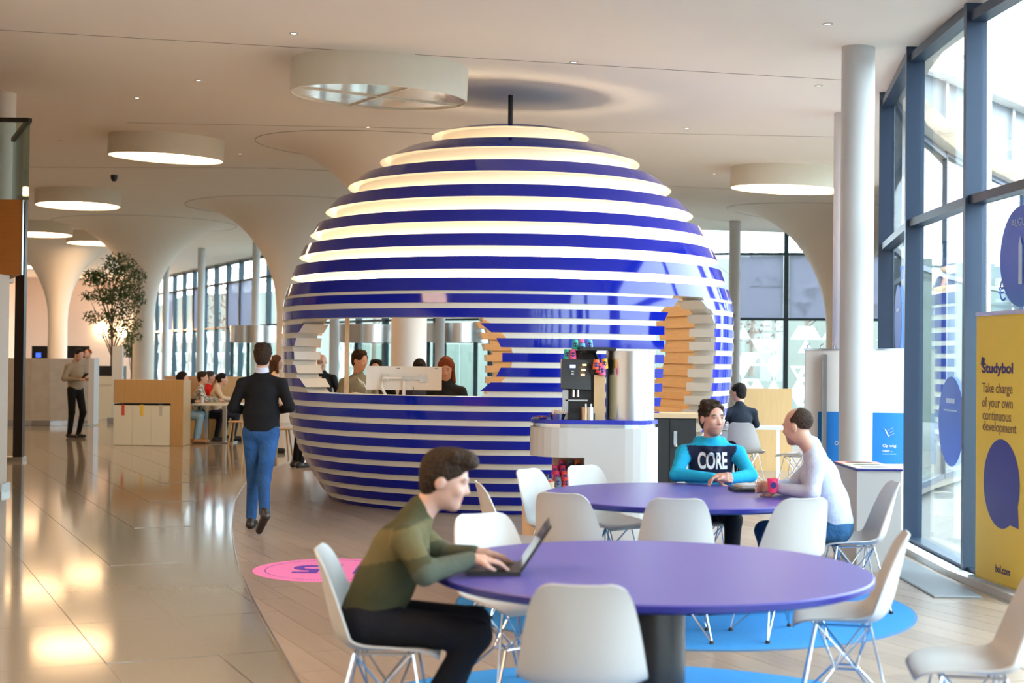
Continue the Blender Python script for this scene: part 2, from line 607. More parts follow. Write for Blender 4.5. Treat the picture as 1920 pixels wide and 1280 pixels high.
# ---- walls
WALLM = mat('white_wall', (0.74, 0.68, 0.62), 0.7, noise=0.02, nscale=2)
PINKW = mat('warm_white_wall', (0.78, 0.66, 0.58), 0.7, noise=0.02, nscale=2)
TAN = mat('tan_panel', (0.50, 0.36, 0.24), 0.6, noise=0.03)
tag(MB().box((-6.35, 6.05, 1.29), (0.6, 22.1, 2.58)).obj('wall_left', WALLM), 'white wall at the left edge below the gallery', kind='structure')
tag(MB().box((-24, 32.5, 2.75), (0.3, 75, 5.5)).obj('wall_far_left', PINKW), 'warm white wall closing the hall on the left', kind='structure')
tag(MB().box((-21, 69.9, 2.75), (6, 0.3, 5.5)).obj('wall_back', PINKW), 'warm white end wall far behind the reception', kind='structure')
tag(MB().box((-10, -5.0, 2.5), (28, 0.3, 5.4)).obj('wall_front', WALLM), 'white wall behind the viewer', kind='structure')
o = MB().box((-6.95, 17.3, 1.29), (1.0, 0.3, 2.58)).obj('wall_return', TAN)
tag(o, 'tan return of the left wall beside the dark post', kind='structure')
tag(MB().box((-6.33, 17.0, 0.05), (0.62, 0.3, 0.1)).obj('baseboard_left', STEEL), 'grey skirting at the left wall', kind='structure')
# ================================================================== columns, lamps, gallery, things outside
def tree_column(px, d, label, stem=0.30, a=2.3, b=2.7):
    x, y = AT(px, 700, d)[:2]
    t = thing('flared_column', label, 'column', (x, y, 0), group='white columns that flare into the ceiling')
    n = 56
    B = MB()
    prof = [(stem, None, 0.0)]
    for k in range(0, 19):
        o = a * (k / 18) ** 1.5
        h = b * (1 - math.sqrt(max(0, 1 - ((a - o) / a) ** 2)))
        prof.append((stem + o, h, None))
    vs, fs = [], []
    for r, h, z in prof:
        for k in range(n):
            an = 2 * math.pi * k / n
            xx, yy = r * math.cos(an), r * math.sin(an)
            vs.append((xx, yy, z if h is None else cz(x + xx, y + yy) - h - 0.002))
    for i in range(len(prof) - 1):
        for k in range(n):
            fs.append((i * n + k, i * n + (k + 1) % n, (i + 1) * n + (k + 1) % n, (i + 1) * n + k))
    B.add(vs, fs, 0, True)
    B.obj('stem_and_flare', CEIL, t)
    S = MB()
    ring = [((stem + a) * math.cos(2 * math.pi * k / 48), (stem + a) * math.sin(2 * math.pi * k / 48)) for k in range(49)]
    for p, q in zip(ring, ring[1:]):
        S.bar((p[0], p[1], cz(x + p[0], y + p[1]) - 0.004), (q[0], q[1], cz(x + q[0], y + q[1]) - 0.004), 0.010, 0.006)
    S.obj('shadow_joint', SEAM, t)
    return t
tree_column(766, 24.0, 'white flared column seen through the kiosk window opening')
tree_column(540, 36.0, 'white flared column rising just left of the striped kiosk')
tree_column(268, 41.0, 'white flared column to the right of the indoor tree')
tree_column(107, 46.0, 'white flared column behind the concrete reception counter')
tree_column(1573, 33.0, 'white flared column at the right before the far windows')

def round_column(px, d, r, label, top=None):
    x, y = AT(px, 700, d)[:2]
    zt = (top or cz(x, y)) + 0.02
    t = thing('round_column', label, 'column', (x, y, 0), group='slim round white columns')
    MB().lathe([(r, 0), (r, zt)], 40).obj('shaft', WHITE, t)
    MB().lathe([(r + 0.012, 0), (r + 0.012, 0.05), (r, 0.055)], 40).obj('base_ring', STEEL, t)
    return t
round_column(1605, 13.0, 0.15, 'tall round white column in front of the glass at right')
round_column(1584, 17.2, 0.15, 'round white column half hidden behind the nearer right column')
round_column(1376, 36.5, 0.15, 'slim white column beside the kiosk right edge at the far windows')
for px, d, lb in ((375, 50, 'slim white column between the far left windows'), (309, 58, 'slim white column at the far left window corner'),
                  (478, 47, 'slim white column above the walking man'), (626, 38.5, 'slim white column seen inside the kiosk opening on the left'),
                  (824, 37.5, 'slim white column seen inside the kiosk opening on the right')):
    round_column(px, d, 0.13, lb, 5.42)

OFFD = mat('unlit_acrylic', (0.78, 0.66, 0.52), 0.12, coat=0.8, noise=0.02)
DRUMW = mat('drum_fabric', (0.76, 0.71, 0.60), 0.7, noise=0.03)
INW = mat('drum_inside', (0.80, 0.70, 0.58), 0.6)
def drum_lamp(px, py, d, label, lit=True, r=0.96, h=0.34, xy=None):
    if xy: x, y = xy
    else: x, y = AT(px, py, d)[:2]
    slope = Matrix(((1, 0, -0.0), (0, 1, 0), (0, 0, 1)))
    t = thing('drum_ceiling_lamp', label, 'ceiling lamp', (x, y, cz(x, y) - 0.005), group='round drum lamps under the ceiling')
    # the drum follows the slope of the ceiling
    t.rotation_euler = (math.atan(cz(x, y + 0.5) - cz(x, y - 0.5)), math.atan(-(cz(x + 0.5, y) - cz(x - 0.5, y))), 0)
    MB().lathe([(r, 0.02), (r, -h), (r - 0.02, -h), (r - 0.02, 0)], 64).obj('drum_shell', DRUMW, t)
    if lit:
        MB().lathe([(r - 0.021, -h + 0.03), (0.001, -h + 0.03)], 64, smooth=False).obj('diffuser', LIT, t)
    else:
        MB().lathe([(r - 0.021, -h + 0.02), (0.001, -h + 0.02)], 64, smooth=False).obj('diffuser', OFFD, t)
        MB().lathe([(r - 0.03, -0.02), (0.001, -0.02)], 64, smooth=False).obj('reflector', INW, t)
        for a in range(4):
            MB().box((0.42 * math.cos(a * 1.57 + 0.7), 0.42 * math.sin(a * 1.57 + 0.7), -0.12), (0.5, 0.09, 0.06), a * 1.57 + 2.2).obj('lamp_tube', WHITE, t)
    for a in (0.45, 0.45 + math.pi / 2):
        MB().box((0, 0, -h + 0.012), (2 * r - 0.05, 0.014, 0.016), a).obj('cross_bar', DRUMW, t)
    return t
drum_lamp(713, 120, 15.4, 'large unlit drum lamp with clear cover above the kiosk', lit=False)
drum_lamp(313, 260, 24.0, 'lit drum lamp left of the kiosk, largest of the lit ones')
drum_lamp(147, 343, 33.0, 'lit drum lamp third from the kiosk on the left ceiling')
drum_lamp(1478, 315, 24.0, 'lit drum lamp on the right behind the white column')
drum_lamp(72, 405, 41.0, 'lit drum lamp beside the orange gallery panel')
drum_lamp(185, 460, 44.0, 'lit drum lamp half behind the crown of the indoor tree')
drum_lamp(52, 535, 56.0, 'small lit drum lamp between gallery post and far column')
for i, (x, y) in enumerate(((-2.6, 5.6), (-4.6, 1.0), (-4.9, 9.0), (-11.5, 20.0), (-13.0, 29.0))):  # unseen drum lamps added to bring more warm light into the hall
    drum_lamp(0, 0, 0, 'added unseen lit drum lamp, ' + ('above the aisle before the front table', 'over the wall corner behind the viewer', 'along the white wall left of the viewer', 'beyond the gallery left of the dark post', 'far left beyond the concrete counter')[i], xy=(x, y))
# recessed downlights
SPOTM = mat('downlight_lens', (0.9, 0.9, 0.9), 0.4, emit=(1.0, 0.78, 0.55), estr=2.0)
for px, py, lb in ((551, 62, 'top centre left'), (372, 150, 'upper left'), (257, 183, 'left over the gallery rail'), (1076, 116, 'right of the unlit drum'),
                   (1552, 44, 'near the glass front'), (1535, 160, 'above the round white column'), (1288, 240, 'right of the kiosk crown'),
                   (1340, 326, 'beside the right drum lamp'), (113, 262, 'left of the largest lit drum'), (450, 288, 'right of the largest lit drum'),
                   (690, 238, 'just left of the kiosk pole')):
    dr = ray(px, py)
    tt = 10.0
    for _ in range(30):
        tt += (cz(dr.x * tt, dr.y * tt) - (CAMZ + dr.z * tt)) / dr.z * 0.6
    p = (dr.x * tt, dr.y * tt, cz(dr.x * tt, dr.y * tt) - 0.003)
    t = thing('recessed_downlight', 'small recessed ceiling downlight ' + lb, 'downlight', p, group='recessed ceiling downlights')
    MB().lathe([(0.045, 0.0), (0.045, -0.006), (0.03, -0.006), (0.026, 0.0)], 20).obj('trim_ring', WHITE, t)
    MB().lathe([(0.028, -0.001), (0.001, -0.001)], 16).obj('lens', SPOTM, t)
p = AT(213, 408, 30.0)
t = thing('dome_camera', 'small black dome security camera on the ceiling', 'camera', (p.x, p.y, cz(p.x, p.y)))
MB().lathe([(0.075, 0.0), (0.075, -0.05), (0.07, -0.06)], 24).obj('mount', BLACK, t)
MB().lathe([(0.068, -0.06), (0.062, -0.10), (0.04, -0.13), (0.001, -0.14)], 24).obj('dome', BLACK, t)

# gallery at the left edge: wood fascia, glass balustrade
GD = 17.0
t = thing('gallery_balcony', 'gallery end with orange wood fascia and glass balustrade at left', 'balcony', (-5.9, GD, 0))
za, zb, zc = AT(20, 515, GD).z, AT(20, 374, GD).z, AT(20, 228, GD).z
xr_ = AT(40, 440, GD).x + 5.9
pl = [(-3.2, 0.0), (xr_, 0.0), (xr_ - 0.72, 1.5), (-3.2, 1.5)]
MB().prism(pl, za, zb).obj('wood_fascia', OAKD, t)
MB().box((xr_ + 0.006, 0.02, (za + zb) / 2), (0.012, 0.05, zb - za)).obj('fascia_edge', STEEL, t)
RG = glass('rail_glass', (0.80, 0.90, 0.90))
gx = AT(54, 300, GD).x + 5.9
MB().box(((gx - 3.2) / 2, 0.0, (zb + zc) / 2), (gx + 3.2, 0.016, zc - zb)).obj('glass_pane', RG, t)
MB().bar((gx, 0.0, (zb + zc) / 2), (gx - 0.74, 1.57, (zb + zc) / 2), 0.016, zc - zb).obj('glass_pane', RG, t)
MB().box(((gx - 3.2) / 2, 0.0, zc + 0.02), (gx + 3.2, 0.06, 0.05)).obj('handrail', DARKBRN, t)
MB().bar((gx, 0.0, zc + 0.02), (gx - 0.74, 1.57, zc + 0.02), 0.06, 0.05).obj('handrail', DARKBRN, t)
p = AT(38, 640, 22.0)
t = thing('dark_post', 'dark bronze post standing below the gallery edge', 'post', (p.x, p.y, 0))
MB().box((0, 0, 2.05), (0.14, 0.12, 4.1)).obj('shaft', DARKBRN, t)
MB().box((-0.06, -0.02, 0.03), (0.32, 0.2, 0.06)).obj('foot', STEEL, t)
p = AT(6, 300, 19.2)
t = thing('gallery_column', 'white column standing on the gallery at far left', 'column', (p.x, p.y, 0))
MB().lathe([(0.16, 2.6), (0.16, cz(p.x, p.y) + 0.02)], 32).obj('shaft', WALLM, t)

# ---- outside: ground, slope, trees, pavilion
PAVE = mat('outdoor_paving', (0.20, 0.195, 0.18), 0.9, noise=0.15, nscale=1.5)
tag(MB().box((10, 40, -0.25), (220, 220, 0.1)).obj('ground', PAVE), 'pale paved ground outside the glass', kind='structure')
GRASS = mat('netted_slope', (0.055, 0.062, 0.048), 0.95, noise=0.35, nscale=14, bump=0.3, bscale=30)
sl = MB()
rows_ = []
for off, z in ((5.0, -0.2), (9.0, 0.6), (26.0, 6.5), (60.0, 9.0)):
    for p in [(26, 36)] + FARF + [(-40, 90)]:
        sl.v.append((p[0] + 0.55 * off, p[1] + 0.83 * off, z))
k = len(FARF) + 2
for j in range(3):
    for i in range(k - 1):
        sl.f.append((j * k + i, j * k + i + 1, (j + 1) * k + i + 1, (j + 1) * k + i)); sl.m.append(0); sl.sm.append(True)
tag(sl.obj('hillside', GRASS), 'grassy bank rising behind the far windows', kind='structure')
BARK = mat('bark', (0.16, 0.12, 0.09), 0.9, noise=0.2)
LEAFR = mat('russet_leaves', (0.08, 0.035, 0.022), 0.8, noise=0.3)
LEAFG = mat('green_leaves', (0.045, 0.09, 0.022), 0.6, noise=0.4, nscale=20)
def leaf_cloud(blobs, n, size, seed):
    r = random.Random(seed)
    b = MB()
    tot = sum(q[3] ** 2 for q in blobs)
    for cx, cy, cz_, rad in blobs:
        for _ in range(int(n * rad * rad / tot)):
            while True:
                p = Vector((r.uniform(-1, 1), r.uniform(-1, 1), r.uniform(-1, 1)))
                if p.length < 1: break
            p = Vector((cx, cy, cz_)) + Vector((p.x, p.y, p.z * 0.7)) * rad
            d1 = Vector((r.uniform(-1, 1), r.uniform(-1, 1), r.uniform(-1, 0.4))).normalized()
            d2 = d1.orthogonal().normalized()
            s = size * r.uniform(0.6, 1.3)
            b.add([p, p + d1 * s * 0.5 + d2 * s * 0.17, p + d1 * s, p + d1 * s * 0.5 - d2 * s * 0.17], [(0, 1, 2, 3)])
    return b
for px, d, h, lb in ((1408, 49, 5.0, 'russet young tree outside the far right window'), (1510, 53, 6.0, 'bare grey tree trunk outside behind the far right windows'),
                     (700, 56, 6.0, 'young tree outside behind the entrance doors'), (430, 66, 6.5, 'young tree outside the far left windows')):
    x, y = AT(px, 640, d)[:2]
    gz = 1.2
    t = thing('outdoor_tree', lb, 'tree', (x, y, gz - 0.6))
    B = MB().tube([(0, 0, 0), (0.05, 0, h * 0.5), (0, 0.05, h)], [0.10, 0.07, 0.02], 8)
    r = random.Random(int(px))
    for q in range(9):
        z = h * r.uniform(0.35, 0.9); an = r.uniform(0, 6.3); ln = (h - z) * 0.6 + 0.3
        B.tube([(0, 0, z), (ln * math.cos(an), ln * math.sin(an), z + ln * 0.7)], [0.03, 0.008], 5)
    B.obj('trunk', BARK, t)
    if px in (1408, 430):
        o = leaf_cloud([(0, 0, h * 0.5, h * 0.22), (0.3, 0, h * 0.7, h * 0.22)], 500, 0.2, 3).obj('crown', LEAFR, t)
        tag(o, kind='stuff')
# pavilion across the forecourt
A_, B_ = AT(1690, 118, 26.0), AT(2080, 215, 36.0)
t = thing('glass_pavilion', 'white and mint glazed building outside beyond the right windows', 'building', (A_.x, A_.y, 0))
MINT = mat('mint_panel', (0.06, 0.085, 0.075), 0.3, noise=0.03)
PALE = mat('pale_panel', (0.10, 0.11, 0.125), 0.35, noise=0.03)
dv = Vector((B_.x - A_.x, B_.y - A_.y, 0)); Ld = dv.length; td = dv.normalized(); rzd = math.atan2(td.y, td.x)
for i in range(7):
    c = td * (Ld * (i + 0.5) / 7)
    MB().box(c + Vector((0, 0, 1.6)), (Ld / 7 - 0.1, 0.15, 3.2), rzd).obj('wall_panel', MINT, t)
    MB().box(c + Vector((0, 0, 5.2)), (Ld / 7 - 0.1, 0.15, 3.8), rzd).obj('upper_panel', PALE, t)
    MB().box(td * (Ld * i / 7) + Vector((0, 0, 3.6)), (0.12, 0.3, 7.2), rzd).obj('post', STEEL, t)
MB().box(td * Ld / 2 + Vector((0, 0, 3.35)), (Ld, 0.3, 0.14), rzd).obj('band', NAVYF, t)
MB().box(td * Ld / 2 + Vector((0, 0, 7.35)), (Ld, 0.8, 0.5), rzd).obj('roof_fascia', WHITE, t)
p = AT(1772, 122, 20.0)
t = thing('street_light', 'grey street light head outside above the glass front', 'street light', (p.x + 0.6, p.y, -0.2))
MB().tube([(0, 0, 0), (0, 0, p.z + 0.1), (-0.25, 0, p.z + 0.25)], 0.06, 10).obj('pole', STEEL, t)
MB().box((-0.45, 0, p.z + 0.2), (0.75, 0.26, 0.12)).obj('lamp_head', STEEL, t)

# ---- entrance: revolving doors seen through the kiosk
for px, d, r, lb in ((480, 44.5, 0.8, 'revolving door with steel drum left of the kiosk'), (695, 41.5, 1.15, 'revolving door with steel drum seen through kiosk opening'),
                     (862, 39.0, 1.0, 'revolving door with steel drum at the right of the kiosk opening')):
    x, y = AT(px, 640, d)[:2]
    t = thing('revolving_door', lb, 'door', (x, y, 0), group='revolving entrance doors')
    MB().lathe([(r, 2.1), (r, 2.62), (0.001, 2.64)], 40).obj('canopy_drum', STEEL, t)
    MB().lathe([(r - 0.02, 2.1), (0.001, 2.1)], 40).obj('drum_soffit', WHITE, t)
    for a in range(4):
        an = a * math.pi / 2 + 0.5
        MB().box((r * 0.96 * math.cos(an), r * 0.96 * math.sin(an), 1.05), (0.09, 0.09, 2.1), an).obj('door_post', DKFRAME, t)
        MB().box((r * 0.48 * math.cos(an), r * 0.48 * math.sin(an), 1.05), (r * 0.9, 0.012, 2.0), an).obj('door_leaf', PANE, t)
# ================================================================== STRIPED KIOSK
KX, KY = AT(952, 700, 17.07).x, 17.07
ENVZ = [0.0, 0.107, 0.251, 0.401, 0.551, 0.70, 0.845, 1.0, 1.35, 1.8, 2.2, 2.34, 2.554, 2.80, 3.064, 3.344, 3.647, 3.962, 4.286, 4.40]
ENVR = [2.11, 2.19, 2.286, 2.377, 2.46, 2.52, 2.565, 2.60, 2.655, 2.68, 2.675, 2.656, 2.582, 2.492, 2.365, 2.19, 1.93, 1.555, 0.946, 0.30]
def er(z): return interp(ENVZ, ENVR, z)
def open_window(z):
    s = abs((z - 1.652) / 0.405)
    return (-63 + 9 * s ** 2.2, -1 - 7 * s ** 2.2) if 1.247 < z < 2.058 else None
def open_door(z):
    if z > 2.335: return None
    a = interp([0, 1.0, 2.1, 2.33], [34, 38, 38, 44], z)
    b = interp([0, 1.0, 2.1, 2.33], [47, 58, 58, 51], z)
    return (a, b)
def open_hatch(z):
    s = abs((z - 1.8) / 0.42)
    return (124 + 5 * s ** 2, 141 - 5 * s ** 2) if 1.39 < z < 2.21 else None
def open_back(z):
    s = abs((z - 1.45) / 0.8)
    return (187 + 5 * s ** 2.2, 258 - 6 * s ** 2.2) if 0.65 < z < 2.21 else None
OPEN = [open_window, open_door, open_hatch, open_back]
def spans(z0, z1, grow=0.0):
    zm = (z0 + z1) / 2
    cuts = []
    for f in OPEN:
        if f(zm):
            a, b = (f(z0 + 1e-4) or f(zm)), (f(z1 - 1e-4) or f(zm))
            cuts.append((a[0] - grow, a[1] + grow, b[0] - grow, b[1] + grow))
    if not cuts: return [(0, 360, 0, 360)]
    out = []
    for i, c in enumerate(cuts):
        n = cuts[(i + 1) % len(cuts)]
        w = 360 if i == len(cuts) - 1 else 0
        out.append((c[1], n[0] + w, c[3], n[2] + w))      # bottom start, bottom end, top start, top end
    return out
def ring(mb, z0, z1, r0, r1, thick, sp, closed=False, mo=0, me=1, mi=2):
    rin = min(r0, r1) - thick
    for a0, b0, a1, b1 in sp:
        n = max(3, int(abs(b0 - a0) / 3.5))
        vs, fo, fe, fi = [], [], [], []
        for k in range(n + 1):
            t = k / n
            for a, b, r, z in ((a0, b0, r0, z0), (a1, b1, r1, z1), (a1, b1, rin, z1), (a0, b0, rin, z0)):
                ph = math.radians(a + (b - a) * t)
                vs.append((r * math.sin(ph), -r * math.cos(ph), z))
        for k in range(n):
            o = 4 * k
            fo.append((o, o + 4, o + 5, o + 1))
            fe += [(o + 1, o + 5, o + 6, o + 2), (o + 3, o + 7, o + 4, o)]
            fi.append((o + 2, o + 6, o + 7, o + 3))
        if abs(b0 - a0) < 359.9:
            fe += [(0, 1, 2, 3), (4 * n + 3, 4 * n + 2, 4 * n + 1, 4 * n)]
        base = len(mb.v)
        mb.v += vs
        for fs, m, s in ((fo, mo, True), (fe, me, False), (fi, mi, True)):
            for f in fs:
                mb.f.append(tuple(i + base for i in f)); mb.m.append(m); mb.sm.append(s)
kiosk = thing('striped_kiosk', 'globe shaped reception kiosk of glossy blue bands and white gaps', 'kiosk', (KX, KY, 0))
low = [(0.0, 0.048)] + [(0.107 + 0.15 * n, 0.198 + 0.15 * n) for n in range(15)]
for z0, z1 in low:
    for s_ in spans(z0, z1):
        b = MB()
        ring(b, z0, z1, er(z0), er(z1), 0.30, [s_])
        b.obj('blue_band', [BLUE, CREAM, BIRCH], kiosk)
for (a, z0), (z1, c) in zip(low, low[1:] + [(2.33, 0)]):
    for s_ in spans(z0, z1, 2.2):
        b = MB()
        ring(b, z0, z1, er(z0) - 0.014, er(z1) - 0.014, 0.262, [s_])
        b.obj('white_gap', [CREAM, CREAM, BIRCH], kiosk)
upz = [(2.33, 2.465), (2.554, 2.69), (2.80, 2.932), (3.064, 3.195), (3.344, 3.487), (3.647, 3.79), (3.962, 4.106)]
for z0, z1 in upz:
    b = MB()
    ring(b, z0, z1, er(z0), er(z1), 0.22, [(0, 360, 0, 360)])
    b.obj('blue_band', [BLUE, CREAM, CREAM], kiosk)
for i, (z0, z1) in enumerate(upz):
    nz = upz[i + 1][0] if i < 6 else 4.286
    rw = er(nz) - 0.13
    b = MB()
    ring(b, z1 - 0.03, nz, rw, rw, 0.05, [(0, 360, 0, 360)])
    b.obj('recess_wall', [CREAM, CREAM, CREAM], kiosk)
    b = MB()
    rl = min(er(z1) - 0.07, rw + 0.05)
    ring(b, z1 + 0.001, z1 + 0.011, rl + 0.012, rl + 0.012, 0.014, [(0, 360, 0, 360)])
    b.obj('led_strip', [LED, LED, LED], kiosk)
b = MB()
b.lathe([(0.946, 4.286), (0.80, 4.335), (0.55, 4.38), (0.28, 4.40), (0.001, 4.405)], 64)
b.lathe([(0.946, 4.286), (0.001, 4.286)], 64, mi=1)
b.obj('crown_cap', [BLUE, CREAM], kiosk)
MB().tube([(0, 0, 4.39), (0, 0, cz(KX, KY))], 0.03, 12).obj('hanging_pole', BLACK, kiosk)
MB().lathe([(0.5, 3.3), (0.5, 3.26), (0.001, 3.26)], 32).obj('added_inner_lamp', mat('added_kiosk_lamp', (1, 1, 1), 0.5, emit=(1, 0.80, 0.55), estr=6.0), kiosk)  # unseen lamp disc added to light the kiosk inside
# inside: desk under the window, floor, back counter
b = MB()
ring(b, 1.04, 1.09, 2.33, 2.33, 0.55, [(-66, 3, -66, 3)])
b.obj('desk_top', [BIRCH, BIRCH, BIRCH], kiosk)
b = MB()
ring(b, 1.00, 1.05, 2.33, 2.33, 0.5, [(72, 176, 72, 176)])
b.obj('back_counter', [BIRCH, BIRCH, BIRCH], kiosk)
MB().lathe([(2.05, 0.02), (0.001, 0.02)], 48).obj('kiosk_floor', BIRCH, kiosk)

# things on the kiosk desk
def on_desk(px, d, z): 
    p = AT(px, 700, d); return (p.x, p.y, z)
MON = mat('monitor_back', (0.80, 0.76, 0.70), 0.4, noise=0.02)
t = thing('dual_monitor_stand', 'pair of cream monitors seen from behind on a steel arm', 'monitor', on_desk(758, 15.35, 1.09))
for s, lb in ((-1, 0), (1, 1)):
    o = MB().box((0.205 * s + 0.0, -0.01, 0.33), (0.40, 0.035, 0.255)).obj('monitor', MON, t)
    MB().box((0.205 * s, -0.03, 0.33), (0.085, 0.014, 0.085)).obj('mount_plate', STEEL, o)
    MB().box((0.205 * s, -0.04, 0.33), (0.03, 0.02, 0.03)).obj('mount_knob', BLACK, o)
    for q in range(3): MB().box((0.13 + 0.012 * q + 0.205 * s, -0.029, 0.435), (0.008, 0.003, 0.010)).obj('maker_mark', BLACK, o)
MB().box((0.0, -0.045, 0.33), (0.44, 0.014, 0.035)).obj('cross_arm', STEEL, t)
MB().tube([(-0.02, -0.06, 0.33), (-0.22, -0.08, 0.33), (-0.24, -0.08, 0.24), (-0.12, -0.06, 0.0)], 0.016, 10).obj('spring_arm', MON, t)
MB().tube([(0, -0.05, 0.30), (0, -0.05, 0.0)], 0.02, 10).obj('post', MON, t)
MB().tube([(0.10, -0.045, 0.24), (0.11, -0.05, 0.17), (0.06, -0.05, 0.1), (0.08, -0.05, 0)], 0.004, 6).obj('cable', BLACK, t)
t = thing('wooden_post', 'pale wooden post standing in the kiosk window', 'post', on_desk(650, 15.6, 1.09))
MB().box((0, 0, 0.52), (0.045, 0.045, 1.0)).obj('shaft', BIRCH, t)
MB().box((0, 0, 0.01), (0.09, 0.09, 0.02)).obj('foot', BIRCH, t)
t = thing('candy_bowl', 'glass bowl of red brown sweets on the kiosk desk', 'bowl', on_desk(631, 15.5, 1.09))
MB().lathe([(0.05, 0), (0.085, 0.03), (0.095, 0.09), (0.085, 0.15), (0.07, 0.16)], 24).obj('bowl', glass('bowl_glass', (0.95, 0.95, 0.95)), t)
MB().lathe([(0.04, 0.01), (0.08, 0.035), (0.086, 0.09), (0.05, 0.115), (0.001, 0.12)], 24).obj('sweets', mat('sweets', (0.22, 0.07, 0.03), 0.5, noise=0.6, nscale=60, bump=0.6, bscale=70), t)
t = thing('glass_jar', 'round glass jar behind the black box on the kiosk desk', 'jar', on_desk(667, 15.55, 1.09))
MB().lathe([(0.09, 0), (0.13, 0.08), (0.135, 0.16), (0.10, 0.26), (0.04, 0.31), (0.03, 0.33), (0.001, 0.34)], 24).obj('jar_body', glass('bowl_glass'), t)
MB().lathe([(0.085, 0.01), (0.12, 0.08), (0.11, 0.15), (0.001, 0.17)], 24).obj('popcorn', mat('popcorn', (0.75, 0.68, 0.5), 0.7, bump=0.6, bscale=60), t)
t = thing('card_box', 'small black box with a card on the kiosk desk', 'box', on_desk(666, 15.2, 1.09))
MB().box((0, 0, 0.075), (0.15, 0.1, 0.15)).obj('box_body', mat('black_card', (0.03, 0.028, 0.02), 0.5, noise=0.05), t)
MB().box((0, -0.052, 0.08), (0.03, 0.003, 0.02)).obj('card_label', WHITE, t)

# ================================================================== COFFEE COUNTER
CX, CY = AT(1114, 790, 12.9).x, 12.9
CW = mat('counter_white', (0.56, 0.56, 0.56), 0.35, noise=0.015)
def stadium(hx, hy, n=14):
    pts = []
    for k in range(n + 1):
        a = -math.pi / 2 + math.pi * k / n
        pts.append((hx - hy + hy * math.cos(a), hy * math.sin(a)))
    for k in range(n + 1):
        a = math.pi / 2 + math.pi * k / n
        pts.append((-hx + hy + hy * math.cos(a), hy * math.sin(a)))
    return pts
ctr = thing('coffee_counter', 'white rounded coffee counter with blue top in front of kiosk', 'counter', (CX, CY, 0))
MB().prism(stadium(0.575, 0.32), 1.065, 1.10).obj('blue_top', mat('blue_laminate', (0.02, 0.03, 0.42), 0.3, noise=0.03), ctr)
MB().prism(stadium(0.555, 0.30), 1.03, 1.065).obj('steel_recess', STEEL, ctr)
MB().prism(stadium(0.58, 0.325), 0.77, 1.03).obj('upper_body', CW, ctr)
rp = [(-0.10, -0.325)] + [p for p in stadium(0.58, 0.325) if p[0] > 0.2 ] + [(-0.10, 0.325)]
rp = [(-0.10, -0.325)] + [(0.255 + 0.325 * math.cos(-math.pi / 2 + math.pi * k / 14), 0.325 * math.sin(-math.pi / 2 + math.pi * k / 14)) for k in range(15)] + [(-0.10, 0.325)]
MB().prism(rp, 0.0, 0.77).obj('lower_body', CW, ctr)
MB().box((-0.235, 0.16, 0.40), (0.27, 0.31, 0.74)).obj('niche_back', mat('niche_shade_tan', (0.62, 0.48, 0.36), 0.5, noise=0.03), ctr)  # tan colour carries the shade inside the niche
MB().prism([(x * 0.93 - 0.02, y) for x, y in stadium(0.56, 0.31)][::-1][::-1], 0.46, 0.50).obj('shelf', CW, ctr)
MB().box((-0.35, 0.0, 0.23), (0.3, 0.5, 0.46)).obj('shelf_base', CW, ctr)
t = thing('steel_drum', 'tall brushed steel cylinder standing on the coffee counter', 'cylinder', (AT(1181, 790, 12.95).x, 12.95, 1.10))
MB().lathe([(0.222, 0), (0.222, 0.615), (0.205, 0.62), (0.19, 0.60)], 56).obj('drum_wall', STEEL, t)
MB().lathe([(0.205, 0.60), (0.001, 0.60)], 40).obj('drum_lid', BLACK, t)
# coffee machine
MX = AT(1085, 700, 12.85).x
t = thing('coffee_machine', 'black bean-to-cup coffee machine with lit buttons', 'coffee machine', (MX, 12.85, 1.10))
MB().box((0.03, 0.10, 0.27), (0.30, 0.30, 0.54)).obj('body', BLACK, t)
o = MB().box((0, 0, 0), (0.27, 0.035, 0.27), rot=Matrix.Rotation(math.radians(-14), 3, 'X') @ Matrix.Rotation(0.2, 3, 'Z')).obj('control_panel', mat('dark_panel', (0.02, 0.018, 0.016), 0.25), t, (-0.03, -0.085, 0.40))
AMBER = mat('amber_buttons', (1, 0.6, 0.2), 0.5, emit=(1, 0.6, 0.2), estr=2.0)
for k in range(5):
    MB().box((0.075 - 0.006 * k, -0.03 + 0.010 * k, 0.09 - 0.045 * k), (0.035, 0.02, 0.014)).obj('button', AMBER, o)
for k in range(6):
    MB().box((-0.03, -0.028 + 0.006 * k, 0.03 - 0.022 * k), (0.022, 0.02, 0.010)).obj('key', WHITE, o)
MB().box((-0.03, -0.045, 0.075), (0.05, 0.012, 0.028)).obj('display', mat('display_glow', (0.2, 0.25, 0.5), 0.3, emit=(0.4, 0.5, 0.9), estr=1.0), o)
MB().box((-0.02, -0.02, 0.17), (0.20, 0.10, 0.015)).obj('drip_shelf', STEEL, t)
MB().box((0.02, -0.03, 0.10), (0.17, 0.03, 0.22)).obj('front_plate', mat('bronze_plate', (0.16, 0.12, 0.08), 0.3, 0.6, noise=0.05), t)
MB().tube([(-0.05, -0.08, 0.28), (-0.05, -0.09, 0.20)], 0.014, 8).obj('spout', STEEL, t)
MB().tube([(-0.01, -0.08, 0.28), (-0.01, -0.09, 0.20)], 0.014, 8).obj('spout', STEEL, t)
MB().box((-0.12, -0.02, 0.13), (0.05, 0.10, 0.26)).obj('milk_unit', STEEL, t)
MB().box((0.02, -0.08, 0.03), (0.24, 0.20, 0.06)).obj('base_tray', BLACK, t)
MB().box((0.16, 0.0, 0.635), (0.32, 0.30, 0.03), 0.05).obj('lid_tray', BLACK, t)
MB().lathe([(0.13, 0.54), (0.10, 0.60), (0.11, 0.62)], 24, c=(0.06, 0.06, 0)).obj('bean_hopper', BLACK, t)
